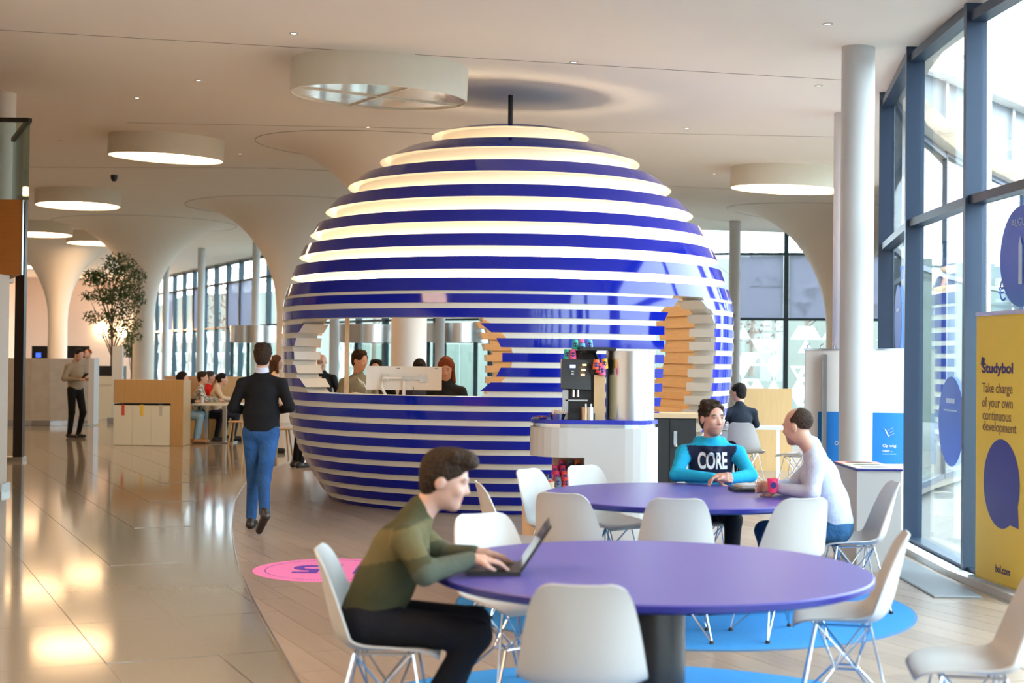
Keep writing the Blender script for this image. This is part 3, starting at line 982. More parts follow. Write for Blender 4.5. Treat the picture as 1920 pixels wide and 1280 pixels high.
def small_thing(name, label, cat, px, d, z, group=None):
    return thing(name, label, cat, (AT(px, 700, d).x, d, z), group=group)
NAVY = mat('navy_print', (0.02, 0.015, 0.16), 0.5)
CUPC = {'pink': (0.85, 0.10, 0.30), 'teal': (0.02, 0.50, 0.36), 'red': (0.80, 0.06, 0.07), 'grey': (0.12, 0.17, 0.22), 'magenta': (0.60, 0.02, 0.12),
        'sky blue': (0.12, 0.42, 0.75), 'orange': (0.85, 0.16, 0.05), 'green': (0.02, 0.22, 0.11), 'yellow': (0.85, 0.45, 0.02)}
protos = {}
def cup(color, loc, where, up=False):
    if color not in protos:
        t = thing('paper_cup', None, 'cup')
        MB().lathe([(0.034, 0), (0.025, 0.088), (0.001, 0.09)], 20, capb=True).obj('cup_body', mat('cup_' + color.replace(' ', '_'), CUPC[color], 0.5, noise=0.03), t)
        d = MB()
        pts = [(0, 0)] + [(math.cos(a * math.pi / 8), math.sin(a * math.pi / 8)) for a in range(16)]
        vs = []
        for x, z in pts:
            zz = 0.042 + z * 0.021
            rr = 0.034 - 0.009 * zz / 0.088 + 0.0012
            xx = x * 0.021
            vs.append((xx, -math.sqrt(max(rr * rr - xx * xx, 0)), zz))
        d.add(vs, [(0, 1 + (k + 1) % 16, 1 + k) for k in range(16)])
        d.obj('speech_bubble_print', NAVY, t)
        protos[color] = t
    else:
        t = dup(protos[color])
    t.location = loc
    tag(t, '%s paper cup with navy bubble print, %s' % (color, where), 'cup', 'coloured paper cups at the coffee counter')
    return t
mz = 1.10 + 0.54
for c, dx, dy, z in (('teal', -0.105, 0.0, 0), ('pink', -0.055, -0.03, 0), ('teal', -0.03, 0.05, 0.088), ('pink', 0.025, 0.07, 0.09), ('sky blue', 0.03, 0.0, 0.055),
                     ('sky blue', 0.10, 0.08, 0.09)):
    cup(c, (MX + dx, 12.85 + dy, mz + z), 'on the machine, ' + ('upper right' if dx > 0.09 else 'upper' if z > 0.06 else 'lower'))
for c, px, z in (('orange', 1118, 0.50), ('pink', 1129, 0.45), ('yellow', 1134, 0.51), ('red', 1124, 0.47)):
    cup(c, (AT(px, 700, 12.72).x, 12.72 + (0.05 if c == 'yellow' else 0), 1.10 + z - 0.05), 'on the carton by the steel cylinder')
t = small_thing('cup_carton', 'tan carton holding cups between machine and steel cylinder', 'box', 1124, 12.78, 1.10)
MB().box((0, 0.02, 0.20), (0.10, 0.14, 0.40)).obj('carton_body', mat('carton', (0.62, 0.42, 0.22), 0.7, noise=0.05), t)
for row, (y, zz, n) in enumerate(((-0.24, 0.0, 4), (-0.17, 0.05, 4), (-0.10, 0.10, 4), (-0.04, 0.14, 3))):
    for k in range(n):
        c = ('red', 'teal', 'red', 'grey')[k % 4] if row == 0 else (('orange', 'green', 'red', 'magenta'), ('yellow', 'green', 'magenta', 'magenta'), ('orange', 'grey', 'magenta', 'grey'))[row - 1][k % 4]
        cup(c, (CX - 0.11 - k * 0.073 - row * 0.012, CY + y, 0.50 + zz), '%s from right in the %s niche row' % (('first', 'second', 'third', 'fourth')[k], ('front', 'second', 'third', 'rear')[row]))
    MB().box((-0.22, y + 0.02, 0.25 + zz / 2 + 0.25), (0.30, 0.07, max(zz, 0.004))).obj('cup_riser', CW, ctr)
t = small_thing('sugar_basket', 'basket of sugar sticks and stirrers on the counter left', 'basket', 1046, 12.75, 1.10)
MB().lathe([(0.06, 0), (0.075, 0.05), (0.07, 0.05)], 20).obj('basket', STEEL, t)
B = MB(); r = random.Random(5)
for k in range(26):
    a = r.uniform(0, 6.3); q = r.uniform(0, 0.05)
    B.bar((q * math.cos(a), q * math.sin(a), 0.02), (1.7 * q * math.cos(a), 1.7 * q * math.sin(a), 0.085), 0.008, 0.003)
tag(B.obj('sugar_sticks', mat('sugar_paper', (0.72, 0.55, 0.40), 0.7, noise=0.1), t), kind='stuff')
t = small_thing('biscuit_dish', 'low dish of dark red wrapped biscuits on the counter', 'dish', 1014, 12.75, 1.10)
MB().lathe([(0.05, 0), (0.075, 0.018), (0.07, 0.018), (0.001, 0.008)], 20).obj('dish', STEEL, t)
B = MB()
for k in range(12):
    a = r.uniform(0, 6.3); q = r.uniform(0, 0.05)
    B.box((q * math.cos(a), q * math.sin(a), 0.025), (0.03, 0.018, 0.012), a)
tag(B.obj('biscuits', mat('biscuit_wrap', (0.25, 0.02, 0.03), 0.4), t), kind='stuff')
for px, cr_, lb in ((1097, (0.55, 0.36, 0.22), 'copper brown stirrer cup beside the coffee machine'), (1107, (0.6, 0.6, 0.62), 'steel stirrer cup beside the coffee machine')):
    t = small_thing('stirrer_cup', lb, 'cup', px, 12.62, 1.10)
    MB().lathe([(0.03, 0), (0.03, 0.115), (0.027, 0.115), (0.027, 0.02)], 20, capb=True).obj('cup_body', mat('cupm_%d' % px, cr_, 0.3, 0.7), t)
    MB().box((0.01, 0, 0.12), (0.016, 0.006, 0.05), 0.4).obj('paper_tag', WHITE, t)
# wooden bin with dark cups left of table two
p = G(1010, 1015)
t = thing('wooden_bin', 'pale wooden bin full of used cups beside the kiosk', 'bin', (AT(1009, 900, 10.9).x, 10.9, 0))
MB().lathe([(0.115, 0), (0.125, 0.70), (0.118, 0.70), (0.11, 0.62)], 32, capb=True).obj('bin_body', BIRCH, t)
B = MB()
for k in range(14):
    a = r.uniform(0, 6.3); q = r.uniform(0, 0.085)
    B.lathe([(0.022, 0.58), (0.03, 0.70 + r.uniform(0, 0.07)), (0.001, 0.70)], 8, c=(q * math.cos(a), q * math.sin(a), 0), mi=k % 4)
tag(B.obj('used_cups', [BLACK, BLACK, mat('cup_red', CUPC['red']), BLACK], t), kind='stuff')
# lockers at the kiosk door
p = AT(1262, 830, 14.6)
t = thing('black_locker', 'black locker cabinet with keypad lock at the kiosk doorway', 'cabinet', (p.x, 15.15, 0))
MB().box((0, 0, 0.53), (0.56, 0.4, 1.02)).obj('body', BLACK, t)
for s in (-1, 1):
    o = MB().box((0.14 * s, -0.205, 0.55), (0.265, 0.012, 0.94)).obj('locker_door', mat('locker_black', (0.02, 0.02, 0.022), 0.4), t)
    if s == 1:
        MB().box((0.06, -0.22, 0.83), (0.035, 0.02, 0.14)).obj('keypad_lock', STEEL, o)
        MB().lathe([(0.022, 0.0), (0.022, 0.02), (0.001, 0.02)], 14, c=(0.06, -0.235, 0.74)).obj('lock_knob', STEEL, o)
MB().box((0, 0, 1.06), (0.62, 0.46, 0.05)).obj('worktop', BIRCH, t)
# ================================================================== TABLES, RUGS, CHAIRS
TOP = mat('violet_blue_laminate', (0.085, 0.068, 0.34), 0.38, spec=0.65, noise=0.03, nscale=3)
EDGE = mat('navy_edge', (0.010, 0.012, 0.20), 0.3)
T1 = (0.60, 6.10)
T2 = (1.15, 9.5)
for (x, y), r, lb in ((T1, 0.935, 'large round violet-blue table in front with an open laptop'), (T2, 0.93, 'round violet-blue table behind with two men seated')):
    t = thing('round_table', lb, 'table', (x, y, 0), group='round violet-blue tables')
    MB().lathe([(0.001, 0.74), (r - 0.006, 0.74), (r, 0.735)], 128).obj('tabletop', TOP, t)
    MB().lathe([(r, 0.735), (r, 0.712), (r - 0.03, 0.70), (0.001, 0.70)], 128).obj('table_edge', EDGE, t)
    MB().lathe([(0.155, 0.03), (0.155, 0.70)], 40).obj('pedestal', mat('black_pedestal', (0.006, 0.006, 0.007), 0.22), t)
    MB().lathe([(0.44, 0.004), (0.44, 0.022), (0.42, 0.03), (0.001, 0.03)], 56).obj('base_plate', mat('black_pedestal', (0, 0, 0)), t)
RUG = mat('sky_blue_carpet', (0.02, 0.24, 0.62), 0.95, noise=0.10, nscale=30, bump=0.5, bscale=300)
RUGE = mat('rug_border', (0.05, 0.16, 0.32), 0.9)
for (x, y), lb in ((T1, 'round sky-blue carpet under the front table'), (T2, 'round sky-blue carpet under the back table')):
    t = thing('round_rug', lb, 'rug', (x, y, 0.004))
    MB().lathe([(0.001, 0.008), (1.49, 0.008)], 96).obj('pile', RUG, t)
    MB().lathe([(1.49, 0.008), (1.51, 0.006), (1.51, 0.0)], 96).obj('bound_edge', RUGE, t)
# pink floor sticker
PINK = mat('pink_vinyl', (0.90, 0.22, 0.52), 0.5, noise=0.02)
PURP = mat('purple_vinyl', (0.12, 0.03, 0.42), 0.5)
sc_ = G(626, 1069)
t = thing('floor_sticker', 'round pink floor sticker with dark purple lettering on planks', 'sticker', (sc_.x, sc_.y, 0.0045))
MB().lathe([(0.001, 0.0015), (0.615, 0.0015), (0.616, 0.0)], 72).obj('pink_disc', PINK, t)
B = MB()
for k in range(120):
    a = 2 * math.pi * k / 120
    B.box((0.52 * math.cos(a), 0.52 * math.sin(a), 0.002), (0.008, 0.014, 0.001), a)
tag(B.obj('dotted_ring', PURP, t), kind='stuff')
text_mesh('lettering', '1,5', 0.56, PURP, t, Matrix.Rotation(math.pi, 4, 'Z') @ Matrix.Translation((0, -0.20, 0.002)), 0.0005, 'CENTER', 1.0, 0.012)

# ---- moulded shell chair on a wire base (faces +Y)
def chair_proto():
    t = thing('shell_chair', None, 'chair')
    prof = [(0.235, 0.405), (0.225, 0.425), (0.17, 0.437), (0.06, 0.432), (-0.06, 0.425), (-0.135, 0.435), (-0.185, 0.475), (-0.212, 0.54),
            (-0.232, 0.62), (-0.25, 0.70), (-0.266, 0.77), (-0.278, 0.815), (-0.285, 0.832)]
    hw = [0.165, 0.195, 0.222, 0.235, 0.238, 0.238, 0.234, 0.226, 0.213, 0.197, 0.178, 0.150, 0.105]
    lift = [0.0, 0.0, 0.012, 0.03, 0.045, 0.062, 0.075, 0.075, 0.066, 0.052, 0.036, 0.018, 0.008]
    # resample the profile smoothly
    n, mcols = 34, 16
    ss = np.linspace(0, len(prof) - 1, n)
    def cr(arr, s):
        i = int(min(max(math.floor(s), 0), len(arr) - 2)); f = s - i
        p = [arr[min(max(i + k, 0), len(arr) - 1)] for k in (-1, 0, 1, 2)]
        return 0.5 * (2 * p[1] + (p[2] - p[0]) * f + (2 * p[0] - 5 * p[1] + 4 * p[2] - p[3]) * f * f + (3 * p[1] - p[0] - 3 * p[2] + p[3]) * f ** 3)
    Y, Z, W, Lf = ([cr(a, s) for s in ss] for a in ([p[0] for p in prof], [p[1] for p in prof], hw, lift))
    grid = []
    for i in range(n):
        ty, tz = Y[min(i + 1, n - 1)] - Y[max(i - 1, 0)], Z[min(i + 1, n - 1)] - Z[max(i - 1, 0)]
        L_ = math.hypot(ty, tz); ny, nz = tz / L_, -ty / L_          # towards the sitter
        if nz < 0 and ny < 0: ny, nz = -ny, -nz
        row = []
        for j in range(mcols + 1):
            v = -1 + 2 * j / mcols
            e = abs(v) ** 2.4 * Lf[i]
            row.append(Vector((v * W[i] * (1 - 0.02 * v * v), Y[i] + ny * e, Z[i] + nz * e)))
        grid.append(row)
    nrm = lambda i, j: ((grid[min(i + 1, n - 1)][j] - grid[max(i - 1, 0)][j]).cross(grid[i][min(j + 1, mcols)] - grid[i][max(j - 1, 0)])).normalized()
    vs, fs = [], []
    for side in (0, 1):
        for i in range(n):
            for j in range(mcols + 1):
                vs.append(grid[i][j] + nrm(i, j) * (0.0045 if side else -0.0045))
    N = n * (mcols + 1)
    idx = lambda s, i, j: s * N + i * (mcols + 1) + j
    for i in range(n - 1):
        for j in range(mcols):
            fs.append((idx(0, i, j), idx(0, i, j + 1), idx(0, i + 1, j + 1), idx(0, i + 1, j)))
            fs.append((idx(1, i, j), idx(1, i + 1, j), idx(1, i + 1, j + 1), idx(1, i, j + 1)))
    for i in range(n - 1):
        fs.append((idx(0, i, 0), idx(0, i + 1, 0), idx(1, i + 1, 0), idx(1, i, 0)))
        fs.append((idx(0, i, mcols), idx(1, i, mcols), idx(1, i + 1, mcols), idx(0, i + 1, mcols)))
    for j in range(mcols):
        fs.append((idx(0, 0, j), idx(1, 0, j), idx(1, 0, j + 1), idx(0, 0, j + 1)))
        fs.append((idx(0, n - 1, j), idx(0, n - 1, j + 1), idx(1, n - 1, j + 1), idx(1, n - 1, j)))
    MB().add(vs, fs, 0, True).obj('seat_shell', SHELL, t)
    RUB = mat('rubber_foot', (0.02, 0.02, 0.02), 0.7)
    mounts = {(sx, sy): (sx * 0.125, sy * 0.12 + 0.01, 0.418) for sx in (-1, 1) for sy in (-1, 1)}
    for (sx, sy), m in mounts.items():
        foot = (sx * 0.205, sy * 0.205, 0.012)
        node = (sx * 0.05, sy * 0.05, 0.205)
        o = MB().tube([foot, m], 0.0055, 6).tube([foot, node], 0.0055, 6).tube([node, mounts[(-sx, sy)]], 0.005, 6).tube([node, mounts[(sx, -sy)]], 0.005, 6).obj('wire_leg', CHROME, t)
        MB().lathe([(0.014, 0.0), (0.014, 0.012), (0.008, 0.02)], 10, c=(foot[0], foot[1], 0), capb=True).obj('foot_glide', RUB, o)
    MB().tube([(0.05, 0.05, 0.205), (-0.05, 0.05, 0.205), (-0.05, -0.05, 0.205), (0.05, -0.05, 0.205), (0.05, 0.05, 0.205)], 0.005, 6).obj('brace_ring', CHROME, t)
    MB().tube([mounts[(1, 1)], mounts[(-1, 1)], mounts[(-1, -1)], mounts[(1, -1)], mounts[(1, 1)]], 0.006, 6).obj('seat_frame', CHROME, t)
    return t
first = [chair_proto()]
def chair(x, y, yaw, label, z=0.0):
    """yaw in degrees: 0 faces away from the viewer, +90 faces left"""
    t = first.pop() if first else dup(CH0)
    t.location = (x, y, z)
    t.rotation_euler.z = math.radians(yaw)
    tag(t, label, 'chair', 'white shell chairs with wire legs')
    return t
def face(x, y, tx, ty): return math.degrees(math.atan2(-(tx - x), ty - y))
RZ = 0.012
CH0 = None
CH0 = chair(0.27, 5.22, -4, 'white shell chair with its back to the viewer, at the front table', RZ)
chair(-0.52, 5.93, -90, 'white shell chair the laptop man sits on', 0.0045)
chair(0.0, 6.98, face(0, 6.98, *T1) , 'white shell chair behind the open laptop, facing the viewer', RZ)
chair(1.56, 6.62, 78, 'white shell chair right of the front table, turned left', RZ)
chair(1.82, 5.60, 80, 'white shell chair cut by the right picture edge', 0.0045)
chair(0.42, 8.62, -28, 'white shell chair with tan-lit back between the two tables', RZ)
chair(0.97, 8.38, -4, 'white shell chair back in the middle between the tables', RZ)
chair(1.60, 8.46, 22, 'white shell chair back just left of the seated shirt man', RZ)
chair(0.06, 9.12, -82, 'white shell chair seen edge-on at the left of the back table', RZ)
chair(0.34, 10.05, face(0.34, 10.05, *T2), 'white shell chair by the cup niche behind the back table', RZ)
chair(0.70, 10.40, face(0.70, 10.40, *T2) + 12, 'white shell chair in front of the coffee counter', RZ)
chair(1.47, 10.72, 180, 'white shell chair under the man in the turquoise hoodie', RZ)
chair(2.27, 9.42, 88, 'white shell chair under the man in the pale shirt', RZ)
chair(3.14, 19.0, -25, 'white shell chair of the man in black by the far desk', 0.001)
chair(3.72, 18.5, 60, 'white shell chair half hidden next to the white plinth', 0.001)

# ---- white recycling bin, banner, grille, partition
bx0, bx1 = AT(1607, 900, 11.1).x, AT(1690, 900, 11.1).x
t = thing('recycling_bin', 'tall white recycling bin with coloured openings on top', 'bin', ((bx0 + bx1) / 2, 11.5, 0.001))
bw = bx1 - bx0
MB().box((0, 0, 0.395), (bw, 0.8, 0.79)).obj('bin_body', CW, t)
MB().box((0, 0, 0.797), (bw + 0.02, 0.82, 0.014)).obj('top_plate', mat('navy_edge', (0, 0, 0)), t)
for k, (c, nm) in enumerate((((0.75, 0.72, 0.70), 'grey'), ((0.75, 0.78, 0.45), 'green'), ((0.85, 0.35, 0.30), 'red'))):
    o = MB().box((0, -0.26 + 0.26 * k, 0.807), (bw, 0.24, 0.006)).obj('lid_panel', mat('lid_' + nm, c, 0.5), t)
    MB().prism([(0.11 * math.cos(a * math.pi / 8), -0.26 + 0.26 * k + 0.05 * math.sin(a * math.pi / 8)) for a in range(16)], 0.810, 0.812).obj('waste_hole', BLACK, o)
# banner
YEL = mat('yellow_banner', (0.80, 0.56, 0.06), 0.55, noise=0.02)
BUB = mat('banner_blue', (0.035, 0.035, 0.27), 0.5)
pb0, pb1 = Vector((AT(1829, 1080, 10.6).x, 10.6)), Vector((AT(1929, 1100, 9.8).x, 9.8))
bt = (pb1 - pb0).normalized(); BW = (pb1 - pb0).length; BH = 2.0
t = thing('roll_up_banner', 'yellow roll-up banner with text and blue speech bubble', 'banner', (pb0.x, pb0.y, 0.0), math.atan2(bt.y, bt.x))
def bpx(px, py):
    """point on the banner plane, in its own metres"""
    d = ray(px, py)
    nn = Vector((-bt.y, bt.x, 0)); o_ = Vector((pb0.x, pb0.y, 0))
    s = (o_ - Vector((0, 0, CAMZ))).dot(nn) / d.dot(nn)
    q = Vector((0, 0, CAMZ)) + d * s
    return (Vector((q.x, q.y)) - pb0).dot(bt), q.z
MB().box((BW / 2, 0, 1.03), (BW, 0.004, 1.93)).obj('banner_sheet', YEL, t)
MB().box((BW / 2, 0.0, BH), (BW + 0.02, 0.02, 0.03)).obj('top_rail', STEEL, t)
MB().box((BW / 2, 0.0, 0.035), (BW + 0.04, 0.10, 0.06)).obj('base_cassette', STEEL, t)
MB().tube([(BW / 2, 0.03, 0.08), (BW / 2, 0.03, BH)], 0.01, 8).obj('support_pole', STEEL, t)
def btext(s, px, py0, py1, w_px, m, bold=0.0):
    x0, zb = bpx(px, py1); x1, _ = bpx(px + w_px, py1); _, zt = bpx(px, py0)
    size = (zt - zb) * 0.80
    o = text_mesh('banner_text', s, size, m, t, Matrix.Translation((x0, -0.004, zb)) @ Matrix.Rotation(math.pi / 2, 4, 'X'), 0.0008, bold=bold)
    o.data.transform(Matrix.Diagonal(((x1 - x0) / max(o.dimensions.x, 1e-4), 1, 1, 1)))
    return o
TXT = mat('banner_text_navy', (0.04, 0.02, 0.15), 0.6)
TXT2 = mat('banner_text_brown', (0.20, 0.11, 0.08), 0.6)
btext('Studybol', 1842, 666, 698, 58, TXT, 0.003)
btext('Take charge', 1842, 702, 735, 57, TXT2)
btext('of your own', 1842, 728, 762, 57, TXT2)
btext('continuous', 1843, 752, 786, 53, TXT2)
btext('development', 1843, 774, 806, 63, TXT2)
btext('bol.com', 1867, 1046, 1071, 27, TXT, 0.001)
cx, czz = bpx(1878, 907); rx = (bpx(1912, 907)[0] - bpx(1844, 907)[0]) / 2; rzz = (bpx(1878, 823)[1] - bpx(1878, 991)[1]) / 2
pts = []
for k in range(40):
    a = 2 * math.pi * k / 40
    pts.append((cx + rx * math.cos(a), czz + rzz * math.sin(a)))
B = MB().add([(x, -0.0035, z) for x, z in pts], [tuple(range(40))])
q0, q1, q2 = bpx(1893, 984), bpx(1911, 992), bpx(1909, 945)
B.add([(q[0], -0.0036, q[1]) for q in (q0, q1, q2)], [(0, 1, 2)])
B.obj('speech_bubble', BUB, t)
B = MB().add([(x - 0.0, -0.005, z) for x, z in (bpx(1840, 684), bpx(1842, 668), bpx(1848, 672), bpx(1845, 686))], [(0, 1, 2, 3)])
B.obj('cap_mark', TXT, t)
# floor grille along the glass
t = thing('floor_grille', 'metal floor grille strip beside the glass front', 'grille', (3.12, 11.6, 0.004))
MB().box((0, 0, 0.003), (0.34, 3.4, 0.006)).obj('tray', mat('grille_dark', (0.20, 0.21, 0.22), 0.5, 0.5), t)
B = MB()
for k in range(110):
    B.box((0, -1.68 + k * 0.0308, 0.009), (0.33, 0.010, 0.012))
tag(B.obj('grille_bars', mat('grille_metal', (0.42, 0.44, 0.46), 0.4, 0.8), t), kind='stuff')
# exhibition partition
PD = 13.4
PW = mat('partition_fabric', (0.70, 0.64, 0.60), 0.7, noise=0.05, nscale=3, bump=0.1, bscale=6)
PB = mat('partition_blue', (0.0, 0.16, 0.52), 0.6, noise=0.02)
t = thing('exhibition_partition', 'white fabric partition with blue lower part and cart symbol', 'partition', (0, PD, 0))
def pz(py): return AT(1600, py, PD).z
def pxx(px): return AT(px, 760, PD).x
for a, b, top, bl in ((1509, 1572, 657, 772), (1634, 1694, 656, 773)):
    xa, xb = pxx(a), pxx(b)
    MB().box(((xa + xb) / 2, 0, (0.05 + pz(top)) / 2), (xb - xa, 0.03, pz(top) - 0.05)).obj('fabric_panel', PW, t)
    xs_ = xa + (0.12 if a == 1509 else 0.0)
    MB().box(((xs_ + xb) / 2, -0.018, (pz(bl) + pz(868)) / 2), (xb - xs_, 0.006, pz(bl) - pz(868))).obj('blue_panel', PB, t)
    MB().box(((xa + xb) / 2, 0, pz(top) + 0.008), (xb - xa + 0.02, 0.04, 0.016)).obj('top_rail', STEEL, t)
    MB().box(((xa + xb) / 2, 0, 0.03), (xb - xa, 0.05, 0.05)).obj('bottom_rail', STEEL, t)
xm = pxx(1543)
MB().box((xm, -0.04, 0.86), (0.045, 0.03, 1.70)).obj('lattice_post', STEEL, t)
for k in range(3):
    MB().tube([(pxx(1512 + 25 * k), 0, pz(657)), (pxx(1512 + 25 * k), -0.03, pz(648)), (pxx(1517 + 25 * k), -0.03, pz(645))], 0.006, 6).obj('hook', STEEL, t)
def ptext(s, px, py, size, m):
    text_mesh('partition_text', s, size, m, t, Matrix.Translation((pxx(px), -0.023, pz(py))) @ Matrix.Rotation(math.pi / 2, 4, 'X'), 0.0008, bold=0.001)
ptext('Op weg', 1654, 837, 0.040, WHITE)
ptext('naar...', 1654, 846, 0.040, WHITE)
MB().box(((pxx(1654) + pxx(1680)) / 2, -0.0225, pz(850)), (pxx(1680) - pxx(1654), 0.002, 0.010)).obj('print_line', mat('pale_blue_print', (0.15, 0.38, 0.75), 0.6), t)
ptext('Op', 1564, 834, 0.05, WHITE)
cart = MB()
def cpt(px, py): return (pxx(px), -0.023, pz(py))
for a, b, w in (((1655, 802), (1659, 804), 0.012), ((1659, 804), (1665, 817), 0.012), ((1665, 817), (1676, 811), 0.012), ((1663, 806), (1673, 801), 0.02), ((1666, 811), (1675, 806), 0.02)):
    cart.bar(cpt(*a), cpt(*b), w, 0.002)
cart.obj('cart_symbol', WHITE, t)
# plinth and bag of the display at the back right
p = G(1436, 905)
t = thing('display_plinth', 'low round white plinth behind the seated men', 'plinth', (AT(1437, 880, 15.6).x, 15.6, 0.001))
MB().lathe([(0.24, 0.0), (0.24, 0.17), (0.225, 0.18), (0.001, 0.18)], 40).obj('plinth_body', CW, t)
t = thing('shoulder_bag', 'black padded bag with pale trim lying on the plinth', 'bag', (AT(1455, 880, 15.6).x - 0.02, 15.55, 0.18))
MB().lathe([(0.001, 0.0), (0.20, 0.01), (0.215, 0.05), (0.17, 0.10), (0.001, 0.115)], 28, sy=0.6).obj('bag_body', BLACK, t)
MB().tube([(-0.17, -0.09, 0.06), (-0.06, -0.128, 0.075), (0.08, -0.128, 0.06), (0.19, -0.07, 0.065)], 0.008, 6).obj('pale_piping', mat('pale_trim', (0.7, 0.68, 0.5), 0.5), t)
# far oak desk and white table at right back
p = AT(1425, 760, 21.5)
t = thing('oak_partition', 'oak panelled desk screen behind the man in black', 'desk screen', (p.x + 0.1, 21.5, 0))
MB().box((0, 0, 0.62), (0.75, 0.06, 1.24)).obj('screen_panel', OAK, t)
MB().box((-0.3, 0.3, 0.62), (0.06, 0.6, 1.24)).obj('side_panel', OAK, t)
t = thing('white_desk', 'white desk with drawers in front of the man in black', 'desk', (AT(1372, 800, 19.8).x, 19.8, 0.001))
MB().box((0.1, 0, 0.73), (1.3, 0.7, 0.035)).obj('desk_top', CW, t)
for k in range(3):
    o = MB().box((-0.3, -0.2, 0.60 - 0.2 * k), (0.42, 0.3, 0.18)).obj('drawer', CW, t)
    MB().box((-0.3, -0.36, 0.62 - 0.2 * k), (0.12, 0.015, 0.012)).obj('handle', STEEL, o)
for sx in (-0.5, 0.7):
    MB().box((sx, 0.3, 0.36), (0.04, 0.04, 0.72)).obj('leg', STEEL, t)
t = thing('paper_stack', 'stack of white papers with a black folder on the far desk', 'papers', (AT(1378, 760, 19.75).x, 19.75, 0.75))
for k in range(4):
    MB().box((0.01 * k, 0, 0.02 + 0.04 * k), (0.32, 0.24, 0.035), 0.1 * k).obj('paper_ream', WHITE, t)
MB().box((0, 0, 0.175), (0.26, 0.2, 0.02), 0.2).obj('folder', BLACK, t)

# ---- far left: recycling block, booth, table, stools, counter, planters
FD = 26.0
xa, xb = AT(212, 800, FD).x, AT(343, 800, FD).x
zt = AT(270, 712, FD).z
t = thing('oak_booth_end', 'oak booth end with built-in white recycling doors', 'booth', ((xa + xb) / 2, FD + 0.3, 0))
w = xb - xa
MB().box((0, 0, zt - 0.21), (w, 0.6, 0.42)).obj('upper_panel', OAK, t)
MB().box((w / 2 - 0.115, 0, (zt - 0.42) / 2), (0.23, 0.6, zt - 0.42)).obj('side_panel', OAK, t)
MB().box((-0.12, 0.02, (zt - 0.44) / 2), (w - 0.24, 0.54, zt - 0.44)).obj('bin_carcass', BLACK, t)
for k, (c, nm) in enumerate((((0.55, 0.08, 0.06), 'red'), ((0.75, 0.50, 0.05), 'yellow'), ((0.45, 0.47, 0.42), 'grey'))):
    x = -w / 2 + 0.005 + (w - 0.24) / 3 * (k + 0.5)
    o = MB().box((x, -0.285, (zt - 0.46) / 2), ((w - 0.25) / 3, 0.03, zt - 0.47)).obj('bin_door', mat('door_ivory', (0.66, 0.66, 0.56), 0.4, noise=0.02), t)
    MB().box((x, -0.303, zt - 0.55), (0.055, 0.006, 0.20)).obj('waste_label', mat('label_' + nm, c, 0.5), o)
bd = 28.6
t = thing('booth_bench', 'oak booth bench with high pale back behind the women', 'bench', (AT(395, 760, bd).x, bd, 0))
BT = mat('booth_tan', (0.55, 0.38, 0.24), 0.6, noise=0.05)
MB().box((0.0, 0.3, 0.62), (2.0, 0.08, 1.24)).obj('back_panel', BT, t)
MB().box((0.55, 0.0, 0.62), (0.9, 0.06, 1.24), 0.35).obj('wing_panel', OAK, t)
MB().box((-0.3, 0.0, 0.22), (1.3, 0.5, 0.44)).obj('seat_block', OAK, t)
td_ = 27.2
t = thing('booth_table', 'pale table with steel frame in front of the seated women', 'table', (AT(405, 760, td_).x, td_, 0))
MB().box((0.05, 0, 0.735), (0.85, 0.7, 0.04)).obj('tabletop', mat('pale_top', (0.72, 0.70, 0.58), 0.35), t)
for sx in (-0.17, 0.17):
    MB().box((sx, 0, 0.37), (0.07, 0.07, 0.70)).obj('leg', STEEL, t)
MB().box((0, 0, 0.012), (0.75, 0.5, 0.02)).obj('base_plate', STEEL, t)
t = thing('takeaway_cup', 'cream takeaway cup on the booth table', 'cup', (AT(379, 745, 27.0).x, 27.0, 0.755))
MB().lathe([(0.03, 0), (0.042, 0.12), (0.045, 0.125), (0.001, 0.128)], 16, capb=True).obj('cup_body', WHITE, t)
def stool(px, d, lb):
    x = AT(px, 800, d).x
    t = thing('wooden_stool', lb, 'stool', (x, d, 0), 0.3, 'pale wooden stools')
    MB().lathe([(0.001, 0.455), (0.17, 0.46), (0.18, 0.47), (0.17, 0.485), (0.001, 0.485)], 28).obj('seat', OAK, t)
    for a in range(4):
        an = a * math.pi / 2 + 0.4
        MB().tube([(0.12 * math.cos(an), 0.12 * math.sin(an), 0.46), (0.2 * math.cos(an), 0.2 * math.sin(an), 0.0)], [0.018, 0.014], 8).obj('leg', OAK, t)
stool(446, 25.6, 'pale wooden stool just left of the walking man')
stool(530, 23.2, 'pale wooden stool just right of the walking man')
CONC = mat('concrete', (0.40, 0.36, 0.31), 0.8, noise=0.16, nscale=5, bump=0.1, bscale=20)
cd = 33.0
x0, x1 = AT(20, 700, cd).x, AT(160, 700, cd).x
t = thing('reception_counter', 'curved bare concrete reception counter with steel plinth', 'counter', (0, cd, 0))
pts = [(x0 - 1.5, 0.6), (x0 - 0.5, 0.15), (x0 + 0.5, -0.05), (x1 - 0.8, -0.05), (x1, 0.25)]
pts2 = pts + [(p[0], p[1] + 0.45) for p in reversed(pts)]
MB().prism(pts2, 0.12, AT(100, 672, cd).z).obj('concrete_front', CONC, t)
MB().prism([(p[0], p[1] + 0.04) for p in pts2], 0.0, 0.12).obj('steel_plinth', STEEL, t)
MB().box((x1 + 0.06, 0.45, 0.8), (0.14, 0.4, 1.55)).obj('end_panel', WHITE, t)
